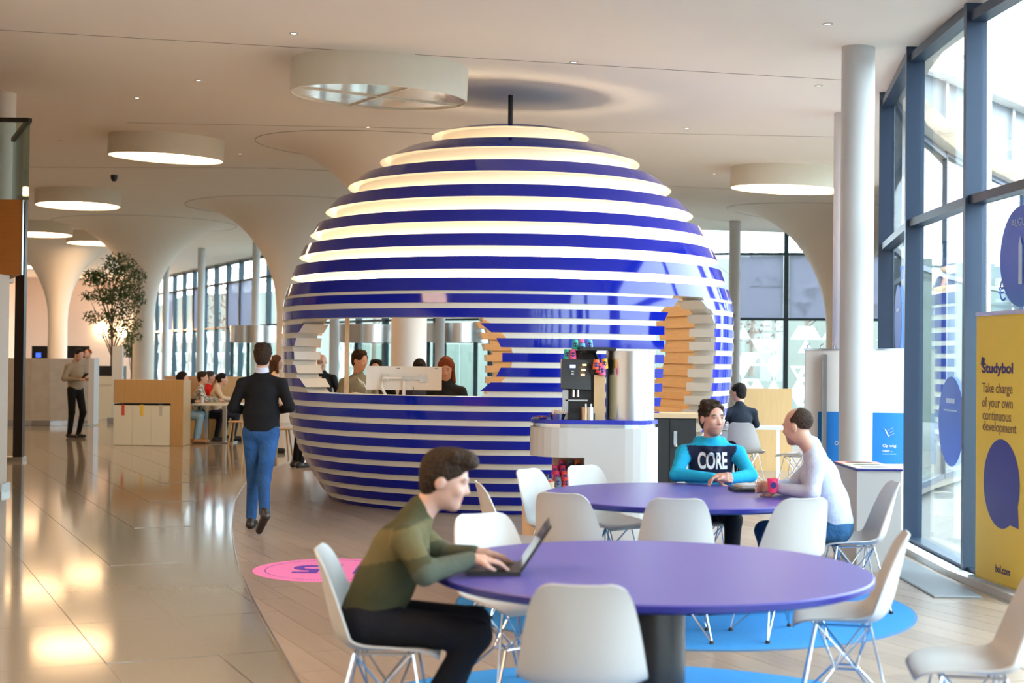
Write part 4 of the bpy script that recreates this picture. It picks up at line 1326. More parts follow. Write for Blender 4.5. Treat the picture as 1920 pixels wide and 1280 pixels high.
for px, w_, lb in ((77, 0.62, 'dark wall screen left of the far flared column'), (147, 0.75, 'black wall screen right of the far flared column')):
    p = AT(px, 660, 48.5)
    t = thing('wall_screen', lb, 'screen', (p.x, 48.5, p.z))
    MB().box((0, 0, 0), (w_, 0.05, 0.42)).obj('screen_panel', BLACK, t)
    MB().box((0, 0.05, -p.z / 2 - 0.1), (0.1, 0.06, p.z - 0.2)).obj('stand', DARKBRN, t)
    if px == 77: MB().box((-0.08, -0.03, -0.1), (0.18, 0.01, 0.16)).obj('lit_window', mat('screen_blue', (0.02, 0.05, 0.4), 0.3, emit=(0.05, 0.12, 0.8), estr=0.8), t)
t = thing('reception_desk', 'cream reception desk behind the man with a phone', 'desk', (AT(192, 745, 36.5).x, 36.5, 0))
MB().box((0.0, 0.5, 0.55), (0.75, 0.06, 1.1)).obj('front_panel', mat('desk_cream', (0.66, 0.62, 0.5), 0.5), t)
MB().box((0.0, 0.5, 1.0), (0.78, 0.1, 0.22)).obj('top_band', mat('desk_cream', (0, 0, 0)), t)
MB().box((0.0, 0.8, 1.2), (0.7, 0.3, 0.35)).obj('desk_equipment', BLACK, t)
t = thing('sign_pillar', 'pale grey sign pillar right of the tree trunk', 'sign', (AT(221, 680, 35.0).x, 35.0, 0))
MB().box((0, 0, 1.0), (0.25, 0.12, 1.75)).obj('pillar_body', mat('pillar_grey', (0.55, 0.56, 0.55), 0.5), t)
MB().box((0, 0, 0.06), (0.4, 0.3, 0.12)).obj('pillar_foot', STEEL, t)
def planter_tree(px, d, h, blobs, n, ph, pr, lb, plb, seed, spread_=0.9):
    x = AT(px, 700, d).x
    t = thing('tall_planter', plb, 'planter', (x, d, 0), group='white planters')
    MB().lathe([(pr * 0.72, 0.0), (pr, ph), (pr - 0.03, ph), (pr - 0.04, ph - 0.05)], 32, capb=True).obj('pot', WHITE, t)
    MB().lathe([(pr - 0.04, ph - 0.05), (0.001, ph - 0.04)], 24).obj('soil', BARK, t)
    t = thing('indoor_tree', lb, 'tree', (x, d, ph - 0.05))
    r = random.Random(seed)
    B = MB().tube([(0, 0, 0), (0.02, 0, h * 0.3), (0.0, 0.02, h * 0.6), (0.05, 0, h * 0.95)], [0.035, 0.03, 0.02, 0.006], 8)
    for cx_, cy_, cz_, rad in blobs:
        z0 = max(h * 0.22, cz_ - 0.9 - abs(cx_))
        B.tube([(0.01, 0.0, z0), (cx_ * 0.5, cy_ * 0.5, (z0 + cz_) / 2 + 0.1), (cx_, cy_, cz_)], [0.018, 0.012, 0.005], 6)
    B.obj('trunk', BARK, t)
    o = leaf_cloud(blobs, n, 0.11, seed).obj('crown', LEAFG, t)
    tag(o, kind='stuff')
tb = lambda px, py, rad, dy=0.0: (AT(px, py, 38.0).x - AT(208, py, 38.0).x, dy, AT(px, py, 38.0).z - 0.85, rad)
planter_tree(208, 38.0, 3.5, [tb(222, 492, 0.42), tb(235, 515, 0.45, 0.2), tb(205, 510, 0.38, -0.2), tb(240, 545, 0.38), tb(170, 520, 0.30), tb(165, 512, 0.2, 0.2), tb(185, 522, 0.3, -0.1),
              tb(215, 548, 0.45, 0.1), tb(195, 555, 0.35), tb(163, 553, 0.22), tb(235, 575, 0.35), tb(260, 562, 0.22), tb(172, 592, 0.25), tb(205, 590, 0.3), tb(240, 605, 0.35), tb(225, 622, 0.28), tb(200, 620, 0.25),
              tb(250, 630, 0.2)], 3800, 0.90, 0.32, 'tall slender indoor tree with airy green crown', 'white tapered planter of the tall indoor tree', 11)
tb2 = lambda px, py, rad: (AT(px, py, 44.0).x - AT(246, py, 44.0).x, 0, AT(px, py, 44.0).z - 0.75, rad)
planter_tree(246, 44.0, 1.4, [tb2(245, 640, 0.3), tb2(238, 655, 0.28), tb2(252, 660, 0.25), tb2(250, 625, 0.2)], 900, 0.8, 0.2, 'small green tree behind the sign pillar', 'small white planter behind the sign pillar', 21)
# ================================================================== PEOPLE: smooth-blended bodies meshed from distance fields
class Field:
    def __init__(s, vox):
        s.vox = vox; s.pr = []
    def cap(s, a, b, ra, rb, col=0, k=0.02, sx=1.0, ax=None):
        s.pr.append(('c', np.array(a, float), np.array(b, float), ra, rb, sx, col, k)); return s
    def ell(s, c, r, col=0, k=0.015, R=None, op='u'):
        s.pr.append(('e', np.array(c, float), np.array(r, float), R, op, None, col, k)); return s
    def mesh(s):
        vox = s.vox
        lo, hi = np.full(3, 1e9), np.full(3, -1e9)
        for p in s.pr:
            if p[0] == 'c':
                m = max(p[3], p[4]) * max(1, p[5]) + 0.01
                lo = np.minimum(lo, np.minimum(p[1], p[2]) - m); hi = np.maximum(hi, np.maximum(p[1], p[2]) + m)
            elif p[4] == 'u':
                m = p[2].max() + 0.01
                lo = np.minimum(lo, p[1] - m); hi = np.maximum(hi, p[1] + m)
        lo -= 2 * vox; hi += 2 * vox
        n = np.ceil((hi - lo) / vox).astype(int) + 1
        D = np.full(n, 1.0, np.float32); DM = np.full(n, 1.0, np.float32); LB = np.zeros(n, np.int16)
        for p in s.pr:
            k = p[7]
            if p[0] == 'c':
                m = max(p[3], p[4]) * max(1, p[5]) + k + 2.5 * vox
                a0, a1 = np.minimum(p[1], p[2]) - m, np.maximum(p[1], p[2]) + m
            else:
                m = p[2].max() + k + 2.5 * vox
                a0, a1 = p[1] - m, p[1] + m
            i0 = np.clip(((a0 - lo) / vox).astype(int), 0, n - 1); i1 = np.clip(np.ceil((a1 - lo) / vox).astype(int) + 1, 1, n)
            sl = tuple(slice(i0[q], i1[q]) for q in range(3))
            g = np.meshgrid(*[lo[q] + vox * np.arange(i0[q], i1[q]) for q in range(3)], indexing='ij')
            if p[0] == 'c':
                a, b, ra, rb, sx = p[1], p[2], p[3], p[4], p[5]
                x = g[0]
                if sx != 1.0:
                    c0 = (a[0] + b[0]) / 2
                    x = c0 + (g[0] - c0) / sx
                ba = b - a; L2 = max(float(ba @ ba), 1e-9)
                t = np.clip(((x - a[0]) * ba[0] + (g[1] - a[1]) * ba[1] + (g[2] - a[2]) * ba[2]) / L2, 0, 1)
                d = np.sqrt((x - a[0] - t * ba[0]) ** 2 + (g[1] - a[1] - t * ba[1]) ** 2 + (g[2] - a[2] - t * ba[2]) ** 2) - (ra + (rb - ra) * t)
            else:
                q = [g[i] - p[1][i] for i in range(3)]
                if p[3] is not None:
                    R = p[3]      # columns are the axes
                    q = [q[0] * R[0][i] + q[1] * R[1][i] + q[2] * R[2][i] for i in range(3)]
                r = p[2]
                k0 = np.sqrt(sum((q[i] / r[i]) ** 2 for i in range(3)))
                k1 = np.sqrt(sum((q[i] / r[i] ** 2) ** 2 for i in range(3))) + 1e-9
                d = k0 * (k0 - 1) / k1
            cur = D[sl]
            if p[0] == 'e' and p[4] == 's':
                h = np.clip(0.5 - 0.5 * (cur + d) / k, 0, 1)
                D[sl] = cur * (1 - h) - d * h + k * h * (1 - h)
                continue
            if p[0] == 'e' and p[4] == 'p':                      # paint only
                LB[sl][d < 0] = p[6]
                continue
            h = np.clip(0.5 + 0.5 * (cur - d) / k, 0, 1)
            D[sl] = cur * (1 - h) + d * h - k * h * (1 - h)
            nb = d < DM[sl]
            LB[sl][nb] = p[6]; DM[sl][nb] = d[nb]
        ins = D < 0
        nx, ny, nz = D.shape
        cnt = sum(ins[i:nx - 1 + i, j:ny - 1 + j, k:nz - 1 + k].astype(np.int8) for i in (0, 1) for j in (0, 1) for k in (0, 1))
        act = (cnt > 0) & (cnt < 8)
        ci = np.argwhere(act)
        vid = np.full(act.shape, -1, np.int64); vid[act] = np.arange(len(ci))
        acc = np.zeros((len(ci), 3)); num = np.zeros(len(ci))
        cor = [(i, j, k) for i in (0, 1) for j in (0, 1) for k in (0, 1)]
        for a in cor:
            for ax in range(3):
                if a[ax] == 1: continue
                b = list(a); b[ax] = 1
                da = D[ci[:, 0] + a[0], ci[:, 1] + a[1], ci[:, 2] + a[2]]; db = D[ci[:, 0] + b[0], ci[:, 1] + b[1], ci[:, 2] + b[2]]
                x = (da < 0) != (db < 0)
                t = np.where(x, da / np.where(x, da - db, 1), 0)
                pt = np.tile(np.array(a, float), (len(ci), 1)); pt[:, ax] = t
                acc[x] += pt[x]; num[x] += 1
        V = lo + vox * (ci + acc / num[:, None])
        lab = LB[ci[:, 0], ci[:, 1], ci[:, 2]]
        quads = []
        for ax in range(3):
            o1, o2 = [(1, 2), (2, 0), (0, 1)][ax]
            sl0 = [slice(1, -1)] * 3; sl1 = [slice(1, -1)] * 3
            sl0[ax] = slice(0, -1); sl1[ax] = slice(1, None)
            A, Bb = ins[tuple(sl0)], ins[tuple(sl1)]
            e = np.argwhere(A != Bb)
            if not len(e): continue
            flip = A[e[:, 0], e[:, 1], e[:, 2]]
            e = e + 1; e[:, ax] -= 1
            def cell(d1, d2):
                q = e.copy(); q[:, o1] -= d1; q[:, o2] -= d2
                return vid[q[:, 0], q[:, 1], q[:, 2]]
            Q = np.stack([cell(1, 1), cell(0, 1), cell(0, 0), cell(1, 0)], 1)
            Q[~flip] = Q[~flip][:, ::-1]
            quads.append(Q)
        Q = np.concatenate(quads)
        return V, Q[(Q >= 0).all(1)], lab

def skin_mesh(name, field, cols, m, parent, colfn=None, smooth_it=1):
    V, Q, lab = field.mesh()
    for _ in range(smooth_it):
        acc = np.zeros_like(V); num = np.zeros(len(V))
        for a, b in ((0, 1), (1, 2), (2, 3), (3, 0)):
            np.add.at(acc, Q[:, a], V[Q[:, b]]); np.add.at(num, Q[:, a], 1)
            np.add.at(acc, Q[:, b], V[Q[:, a]]); np.add.at(num, Q[:, b], 1)
        V = V * 0.5 + 0.5 * acc / np.maximum(num, 1)[:, None]
    me = bpy.data.meshes.new(name)
    me.vertices.add(len(V)); me.vertices.foreach_set('co', V.astype(np.float32).ravel())
    me.loops.add(len(Q) * 4); me.loops.foreach_set('vertex_index', Q.astype(np.int32).ravel())
    me.polygons.add(len(Q)); me.polygons.foreach_set('loop_start', np.arange(0, len(Q) * 4, 4, dtype=np.int32))
    me.polygons.foreach_set('loop_total', np.full(len(Q), 4, np.int32))
    me.polygons.foreach_set('use_smooth', np.ones(len(Q), bool))
    me.update(); me.validate()
    C = np.array([(*c, 1.0) for c in cols], np.float32)[np.clip(lab, 0, len(cols) - 1)]
    if colfn is not None: C[:, :3] = colfn(V, C[:, :3], lab)
    at = me.color_attributes.new('Col', 'FLOAT_COLOR', 'POINT')
    at.data.foreach_set('color', C.ravel())
    me.materials.append(m)
    o = bpy.data.objects.new(name, me)
    COL.objects.link(o)
    o.parent = parent
    return o

SKINM = mat('skin', (1, 1, 1), 0.5, vcol=True, noise=0.05, nscale=30)
CLOTH = mat('cloth', (1, 1, 1), 0.85, spec=0.2, vcol=True, noise=0.10, nscale=14, bump=0.5, bscale=13)
DENIM = mat('denim', (1, 1, 1), 0.85, spec=0.2, vcol=True, noise=0.18, nscale=7, bump=1.0, bscale=15)
HAIRM = mat('hair', (1, 1, 1), 0.65, spec=0.15, vcol=True, noise=0.3, nscale=60, bump=0.8, bscale=60)
LEATHER = mat('shoe_leather', (1, 1, 1), 0.4, vcol=True, noise=0.05)
SK = (0.56, 0.32, 0.23)
def nrmz(v):
    v = np.array(v, float); return v / np.linalg.norm(v)
def frame(yaw, pitch, roll=0.0):
    """head axes as columns: right, forward, up. yaw>0 turns to the person's left"""
    return np.array(Matrix.Rotation(math.radians(yaw), 3, 'Z') @ Matrix.Rotation(math.radians(pitch), 3, 'X') @ Matrix.Rotation(math.radians(roll), 3, 'Y'))
def hand(f, w, d, nrm, side, curl=0.5, col=0, sc=1.0):
    """palm, four fingers, thumb. d: direction of the fingers, nrm: out of the palm"""
    d, nrm = nrmz(d), nrmz(nrm)
    lat = np.cross(d, nrm) * side            # towards the thumb
    w = np.array(w, float)
    f.cap(w, w + d * 0.05 * sc, 0.024 * sc, 0.027 * sc, col, 0.02)
    pc = w + d * 0.065 * sc
    for q in (-0.018, 0.0, 0.018):
        f.cap(w + d * 0.025 * sc + lat * q, w + d * 0.088 * sc + lat * q * 1.35, 0.014 * sc, 0.0125 * sc, col, 0.012)
    for i, (q, L) in enumerate(((0.030, 0.068), (0.010, 0.078), (-0.010, 0.072), (-0.029, 0.056))):
        b = w + d * 0.088 * sc + lat * q * sc
        c1, c2 = 0.45 * curl, 1.15 * curl
        d1 = nrmz(d * math.cos(c1) + nrm * math.sin(c1) + lat * q * 1.5)
        d2 = nrmz(d * math.cos(c2) + nrm * math.sin(c2) + lat * q * 1.5)
        e = b + d1 * L * 0.52 * sc
        f.cap(b, e, 0.0098 * sc, 0.009 * sc, col, 0.004)
        f.cap(e, e + d2 * L * 0.55 * sc, 0.009 * sc, 0.0075 * sc, col, 0.004)
    tb = w + d * 0.03 * sc + lat * 0.026 * sc
    t1 = tb + nrmz(d * 0.7 + lat * 0.75 + nrm * 0.35) * 0.042 * sc
    f.cap(tb, t1, 0.013 * sc, 0.011 * sc, col, 0.01)
    f.cap(t1, t1 + nrmz(d * 0.95 + lat * 0.15 + nrm * 0.45) * 0.034 * sc, 0.011 * sc, 0.008 * sc, col, 0.004)
def head(f, c, R, sc=1.0, colx=(0, 1, 2, 3, 4), jaw=1.0, stubble=False):
    """skin, dark eye, lip, brow, stubble colour ids"""
    P = lambda x, y, z: c + R @ (np.array((x, y, z)) * sc)
    E = lambda x, y, z, rx, ry, rz, k=0.015, col=colx[0], op='u': f.ell(P(x, y, z), np.array((rx, ry, rz)) * sc, col, k, R, op)
    E(0, -0.012, 0.042, 0.074, 0.094, 0.082, 0.02)
    E(0, 0.022, -0.012, 0.061, 0.070, 0.088, 0.03)
    E(0, 0.030, -0.062, 0.050 * jaw, 0.056, 0.046, 0.03)
    E(0, 0.066, -0.090, 0.024 * jaw, 0.022, 0.020, 0.025)
    for s in (-1, 1):
        E(s * 0.034, 0.068, -0.018, 0.024, 0.022, 0.024, 0.02)          # cheek
        E(s * 0.031, 0.083, 0.030, 0.022, 0.012, 0.009, 0.012)          # brow ridge
        E(s * 0.031, 0.098, 0.012, 0.016, 0.013, 0.010, 0.010, op='s')  # eye socket
        E(s * 0.031, 0.078, 0.011, 0.0125, 0.0125, 0.0115, 0.003)       # eyeball under lids
        E(s * 0.075, -0.008, -0.004, 0.010, 0.022, 0.032, 0.006)        # ear
        E(s * 0.031, 0.090, 0.011, 0.011, 0.010, 0.0055, col=colx[1], op='p')
        E(s * 0.031, 0.092, 0.033, 0.020, 0.016, 0.0055, col=colx[3], op='p')
    f.cap(P(0, 0.084, 0.020), P(0, 0.104, -0.018), 0.0085 * sc, 0.0125 * sc, colx[0], 0.012)
    E(0, 0.092, -0.026, 0.018, 0.010, 0.008, 0.010)
    E(0, 0.083, -0.052, 0.021, 0.010, 0.0055, 0.006)
    E(0, 0.081, -0.061, 0.019, 0.010, 0.0060, 0.006)
    if stubble:
        E(0, 0.055, -0.085, 0.060, 0.055, 0.045, col=colx[4], op='p')
    E(0, 0.092, -0.056, 0.021, 0.014, 0.0085, col=colx[2], op='p')
def hair_mesh(t, c, R, style, col, vox, sc=1.0, seed=0):
    f = Field(vox)
    P = lambda x, y, z: c + R @ (np.array((x, y, z)) * sc)
    E = lambda x, y, z, rx, ry, rz, k=0.015, op='u': f.ell(P(x, y, z), np.array((rx, ry, rz)) * sc, 0, k, R, op)
    r = random.Random(seed)
    if style == 'bald_sides':
        E(0, -0.020, 0.044, 0.0775, 0.094, 0.083)
        E(0, 0.045, 0.090, 0.078, 0.085, 0.055, 0.012, 's')
        E(0, 0.085, 0.0, 0.095, 0.095, 0.13, 0.012, 's')
    elif style == 'receding':
        E(0, -0.016, 0.046, 0.0785, 0.097, 0.086)
        E(0, 0.095, 0.01, 0.078, 0.085, 0.125, 0.012, 's')
        E(0, 0.02, -0.055, 0.10, 0.085, 0.075, 0.012, 's')
    else:
        E(0, -0.016, 0.052, 0.083, 0.101, 0.088)
        E(0, -0.03, 0.02, 0.081, 0.086, 0.085)
        if style == 'quiff':
            E(0.0, 0.045, 0.118, 0.060, 0.062, 0.034, 0.03)
            E(0.01, 0.075, 0.105, 0.045, 0.04, 0.030, 0.03)
            for _ in range(26):
                a, z = r.uniform(-1.3, 1.3), r.uniform(0.08, 0.135)
                E(0.062 * math.sin(a), 0.06 * math.cos(a) - 0.005, z, 0.018, 0.024, 0.014, 0.012)
        if style == 'short':
            for _ in range(34):
                a, z = r.uniform(-3.1, 3.1), r.uniform(0.03, 0.125)
                q = math.sqrt(max(0.05, 1 - ((z - 0.05) / 0.095) ** 2))
                E(0.074 * q * math.sin(a), 0.09 * q * math.cos(a) - 0.014, z, 0.020, 0.022, 0.014, 0.010)
        E(0, 0.106, -0.022 if style != 'short' else -0.012, 0.075, 0.080, 0.098 if style in ('quiff', 'long') else 0.112, 0.012, 's')
        if style not in ('long',):
            E(0, 0.045, -0.085, 0.11, 0.10, 0.075, 0.012, 's')
            E(0, -0.050, -0.030, 0.066, 0.050, 0.060, 0.02)
            for s in (-1, 1): E(s * 0.082, 0.004, -0.012, 0.018, 0.026, 0.032, 0.008, 's')
        if style == 'long':
            for s in (-1, 1):
                f.cap(P(s * 0.066, -0.01, 0.03), P(s * 0.082, 0.01, -0.16), 0.028 * sc, 0.030 * sc, 0, 0.03)
            f.cap(P(0, -0.06, 0.02), P(0, -0.075, -0.20), 0.065 * sc, 0.055 * sc, 0, 0.04, 1.2)
        if style == 'bun':
            E(0, -0.115, 0.03, 0.042, 0.036, 0.042, 0.015)
    return skin_mesh('hair', f, [col], HAIRM, t, lambda V, C, l: C * (0.75 + 0.5 * np.abs(np.sin(V[:, :1] * 160 + V[:, 1:2] * 90)) ** 2), 1)

def person(label, loc, yaw, J, top, legs, shoe, hair, skin=SK, vox=0.012, hvox=None, name='person', shw=0.185, sc=1.0, topfn=None, collar=None,
           hands=None, denim=False, stubble=False, sleeve=0.97, topname='sweater', build=1.0, zbase=None, noshoes=False):
    """J: joints in the person's own frame (x right, y forward, z up)"""
    t = thing(name, label, 'person', loc, math.radians(yaw))
    A = lambda k: np.array(J[k], float)
    pel, nk, hd = A('pel'), A('nk'), A('hd')
    R = frame(*J.get('look', (0, 0, 0)))
    sp = nrmz(nk - pel)
    tw = math.radians(J.get('twist', 0))
    lat = np.array((math.cos(tw), math.sin(tw), 0))
    shL, shR = nk - sp * 0.112 - lat * shw, nk - sp * 0.112 + lat * shw
    hipL, hipR = pel + np.array((-0.088, 0.0, -0.015)), pel + np.array((0.088, 0.0, -0.015))
    chest = nk - sp * 0.19
    arms = [(shL, A('eL'), A('wL')), (shR, A('eR'), A('wR'))]
    lg = [(hipL, A('kL'), A('aL')), (hipR, A('kR'), A('aR'))]
    dk = tuple(0.10 * s for s in skin); lip = (skin[0] * 0.85, skin[1] * 0.55, skin[2] * 0.55); stb = tuple(s * 0.62 for s in skin)
    cols = [skin, (0.03, 0.02, 0.015), lip, tuple(0.6 * h + 0.01 for h in hair[1]), stb]
    # body
    f = Field(vox)
    f.cap(pel, chest, 0.095, 0.10, 0, 0.03, 1.3)
    f.cap(chest, nk - sp * 0.03, 0.09, 0.055, 0, 0.03, 1.3)
    f.cap(nk - sp * 0.05, hd + R @ np.array((0, -0.018, -0.055)), 0.056, 0.052, 0, 0.02)
    head(f, hd, R, sc, stubble=stubble)
    for i, (s, e, w) in enumerate(arms):
        f.cap(nk - sp * 0.06, s, 0.05, 0.048, 0, 0.02)
        f.cap(s, e, 0.045, 0.036, 0, 0.02); f.cap(e, w, 0.036, 0.025, 0, 0.02)
        h = (hands or {}).get('LR'[i])
        if h is None:
            h = dict(d=w - e, n=(0, 0, -1) if abs((w - e)[2]) < 0.2 else ((1, 0, 0) if i == 0 else (-1, 0, 0)), curl=0.7)
        hand(f, w, h['d'], h['n'], (1 if i == 0 else -1) * h.get('flip', 1), h.get('curl', 0.6))
    for h_, k, a in lg:
        f.cap(h_, k, 0.07, 0.05, 0, 0.03); f.cap(k, a, 0.048, 0.034, 0, 0.02)
    skin_mesh('body', f, cols, SKINM, t)
    # top
    g = Field(max(vox, 0.009))
    b = build
    g.cap(pel + sp * 0.03, pel + sp * 0.16, 0.122 * b, 0.120 * b, 0, 0.03, 1.28)
    g.cap(pel + sp * 0.16, chest, 0.118 * b, 0.118, 0, 0.04, 1.32)
    g.cap(chest, nk - sp * 0.045, 0.112, 0.062, 0, 0.04, 1.32)
    g.cap(nk - sp * 0.05, nk + sp * 0.002, 0.068, 0.060, 0, 0.02)
    for s, e, w in arms:
        g.cap(nk - sp * 0.062, s, 0.062, 0.058, 0, 0.03)
        g.cap(s, e, 0.058, 0.049, 1, 0.025); g.cap(e, e + (w - e) * sleeve, 0.050, 0.037, 2, 0.02)
    if J.get('hood'):
        g.cap(nk + np.array((-0.08, -0.07, -0.035)), nk + np.array((0.08, -0.07, -0.035)), 0.05, 0.05, 0, 0.03)
        for s in (-1, 1): g.cap(nk + np.array((s * 0.088, -0.03, -0.03)), nk + np.array((s * 0.02, 0.095, -0.10)), 0.032, 0.026, 0, 0.02)
    topo = skin_mesh(topname, g, [top] * 3, CLOTH, t, topfn, 2)
    if collar:
        q = Field(max(vox * 0.8, 0.006))
        q.cap(nk - sp * 0.0 + np.array((0, 0.0, 0.0)), nk + sp * 0.018, 0.066, 0.062, 0, 0.01)
        q.ell(nk + sp * 0.06 + np.array((0, 0.055, 0)), (0.05, 0.05, 0.06), 0, 0.01, None, 's')
        skin_mesh('collar', q, [collar], CLOTH, t)
    # trousers
    l = Field(max(vox, 0.010))
    l.cap(pel - sp * 0.0, pel + sp * 0.07, 0.118 * b, 0.115 * b, 0, 0.03, 1.27)
    for h_, k, a in lg:
        l.cap(h_, k, 0.090, 0.066, 0, 0.03); l.cap(k, a + (k - a) * 0.06, 0.064, 0.050, 0, 0.025)
    def dfn(V, C, lb):
        if not denim: return C
        return C * (1 + 0.25 * np.clip(np.sin(V[:, 2:3] * 9 + 1), 0, 1))
    skin_mesh('trousers', l, [legs], DENIM if denim else CLOTH, t, dfn, 2)
    if not noshoes:
        for k, a, td in ((0, 'aL', 'tL'), (1, 'aR', 'tR')):
            an = A(a)
            to = A(td) if td in J else an + np.array((0, 0.19, -(an[2] - 0.035)))
            s = Field(max(vox * 0.8, 0.007))
            dirn = nrmz(to - (an - np.array((0, 0, max(an[2] - 0.04, 0)))) if td not in J else to - an)
            heel = an + np.array((0, 0, -0.045)) - dirn * 0.035 if td in J else np.array((an[0], an[1] - 0.045, 0.042))
            s.cap(heel, to, 0.040, 0.033, 0, 0.02); s.cap(an + np.array((0, 0, 0.02)), heel, 0.042, 0.038, 0, 0.02)
            s.cap(heel + np.array((0, 0, -0.024)), to + np.array((0, 0, -0.020)), 0.022, 0.018, 1, 0.006)
            skin_mesh('shoe', s, shoe, LEATHER, t)
    if hair[0]: hair_mesh(t, hd, R, hair[0], hair[1], max(vox * 0.9, 0.0055), sc, len(label))
    return t, topo, R

def stand(h=1.78, **kw):
    s = h / 1.78
    J = dict(pel=(0, 0, 0.95 * s), nk=(0, 0.0, 1.50 * s), hd=(0, 0.035, 1.655 * s), eL=(-0.25, -0.03, 1.16 * s), wL=(-0.24, 0.10, 0.92 * s), eR=(0.25, -0.03, 1.16 * s),
             wR=(0.24, 0.10, 0.92 * s), kL=(-0.10, 0.03, 0.50 * s), aL=(-0.11, -0.02, 0.085), kR=(0.10, 0.03, 0.50 * s), aR=(0.11, -0.02, 0.085))
    J.update(kw); return J
def sit(**kw):
    J = dict(pel=(0, 0, 0.55), nk=(0, 0.05, 1.07), hd=(0, 0.09, 1.22), eL=(-0.25, 0.10, 0.80), wL=(-0.14, 0.33, 0.79), eR=(0.25, 0.10, 0.80), wR=(0.14, 0.33, 0.79),
             kL=(-0.11, 0.43, 0.50), aL=(-0.11, 0.36, 0.085), kR=(0.11, 0.43, 0.50), aR=(0.11, 0.36, 0.085))
    J.update(kw); return J
BRN, DKH, RED, GREY = (0.035, 0.02, 0.012), (0.012, 0.009, 0.008), (0.20, 0.045, 0.015), (0.05, 0.045, 0.04)
BLK = (0.008, 0.008, 0.010)
SH_BLK = [(0.012, 0.010, 0.010), (0.01, 0.01, 0.01)]

# --- man with laptop, front left
OL1, OL2, OL3 = (0.060, 0.060, 0.030), (0.125, 0.105, 0.048), (0.085, 0.095, 0.070)
def stripes(V, C, lab):
    out = np.tile(np.array(OL1), (len(V), 1))
    # bands run across the trunk and round the sleeves
    s = V[:, 2] - 0.25 * (V[:, 1] - 0.10)
    out[(s > 0.80) & (s < 0.925)] = OL2
    out[lab == 2] = OL3
    return out
Jm = sit(pel=(0, 0.0, 0.545), nk=(0, 0.215, 0.995), hd=(0, 0.315, 1.115), look=(-6, -16, 0), eR=(0.26, 0.25, 0.77), wR=(0.13, 0.43, 0.805), eL=(-0.23, 0.30, 0.775), wL=(-0.10, 0.44, 0.80),
         kR=(0.13, 0.455, 0.50), aR=(0.10, 0.22, 0.11), kL=(-0.13, 0.445, 0.505), aL=(-0.13, 0.30, 0.09), tR=(0.10, 0.36, 0.035))
person('man in olive striped sweater typing on a laptop, seen from the side', (-0.59, 5.95, 0), -90, Jm, OL1, (0.010, 0.011, 0.016), SH_BLK, ('quiff', BRN), vox=0.0058,
       topfn=stripes, hands={'R': dict(d=(-0.25, 1, -0.06), n=(0, -0.1, -1), curl=0.55), 'L': dict(d=(0.05, 1, -0.05), n=(0, -0.1, -1), curl=0.5)}, skin=(0.58, 0.34, 0.26))

# --- man walking away
Jw = stand(1.78, pel=(0, 0.0, 0.93), nk=(0.0, 0.03, 1.485), hd=(0.0, 0.05, 1.63), look=(4, -4, 0), eL=(-0.265, -0.02, 1.15), wL=(-0.13, 0.22, 1.10), eR=(0.275, -0.02, 1.16), wR=(0.14, 0.24, 1.12),
           kL=(-0.08, 0.10, 0.50), aL=(-0.10, 0.10, 0.085), kR=(0.045, -0.06, 0.49), aR=(0.13, -0.50, 0.20), tR=(0.07, -0.42, 0.045))
person('man walking away in a black sweater and blue jeans', (AT(488, 900, 13.45).x, 13.45, 0), 0, Jw, BLK, (0.022, 0.075, 0.21), [(0.022, 0.014, 0.012), (0.04, 0.07, 0.13)],
       ('short', BRN), vox=0.0075, collar=(0.55, 0.58, 0.75), denim=True, shw=0.182, build=1.05)

# --- man in turquoise hoodie
def core(V, C, lab):
    out = C.copy()
    m = (V[:, 2] < 1.01 - 0.0 * np.abs(V[:, 0])) & (V[:, 2] > 0.80) & (V[:, 1] > 0.02) & (np.abs(V[:, 0]) < 0.165 + (V[:, 2] - 0.88) * 0.15) & (lab == 0)
    out[m] = (0.012, 0.016, 0.045)
    return out
Jc = sit(pel=(0, 0, 0.55), nk=(0, 0.07, 1.06), hd=(0, 0.105, 1.205), look=(22, -3, 0), eL=(-0.27, 0.20, 0.80), wL=(-0.06, 0.40, 0.785), eR=(0.27, 0.20, 0.80), wR=(0.02, 0.41, 0.795), hood=True)
tc_, topo, _ = person('man in turquoise hoodie seated behind the back table', (AT(1331, 850, 10.62).x, 10.62, 0), 180, Jc, (0.015, 0.36, 0.60), (0.012, 0.012, 0.016), SH_BLK, ('short', BRN),
       vox=0.0058, sc=1.06, topfn=core, hands={'L': dict(d=(1, 0.25, 0.1), n=(0.1, 0.4, -1), curl=1.2), 'R': dict(d=(-1, 0.3, 0.1), n=(0, -1, -0.3), curl=1.3)}, stubble=True, topname='hoodie', build=1.12, shw=0.20,
       skin=(0.58, 0.31, 0.23))
bpy.context.view_layer.update()
bv = BVHTree.FromPolygons([v.co[:] for v in topo.data.vertices], [p.vertices[:] for p in topo.data.polygons])
o = text_mesh('chest_print', 'CORE', 0.165, mat('white_print', (0.72, 0.74, 0.76), 0.7), topo, Matrix.Identity(4), 0.0, 'CENTER', 0.50, 0.005)
import bmesh
bm = bmesh.new(); bm.from_mesh(o.data)
bmesh.ops.triangulate(bm, faces=bm.faces[:])
bmesh.ops.subdivide_edges(bm, edges=[e for e in bm.edges if e.calc_length() > 0.02], cuts=2)
for v in bm.verts:
    x, z = -v.co.x, 0.845 + v.co.y
    hit = bv.ray_cast(Vector((x, 0.9, z)), Vector((0, -1, 0)))
    v.co = Vector((x, (hit[0].y if hit[0] else 0.17) + 0.004, z))
bm.to_mesh(o.data); bm.free()

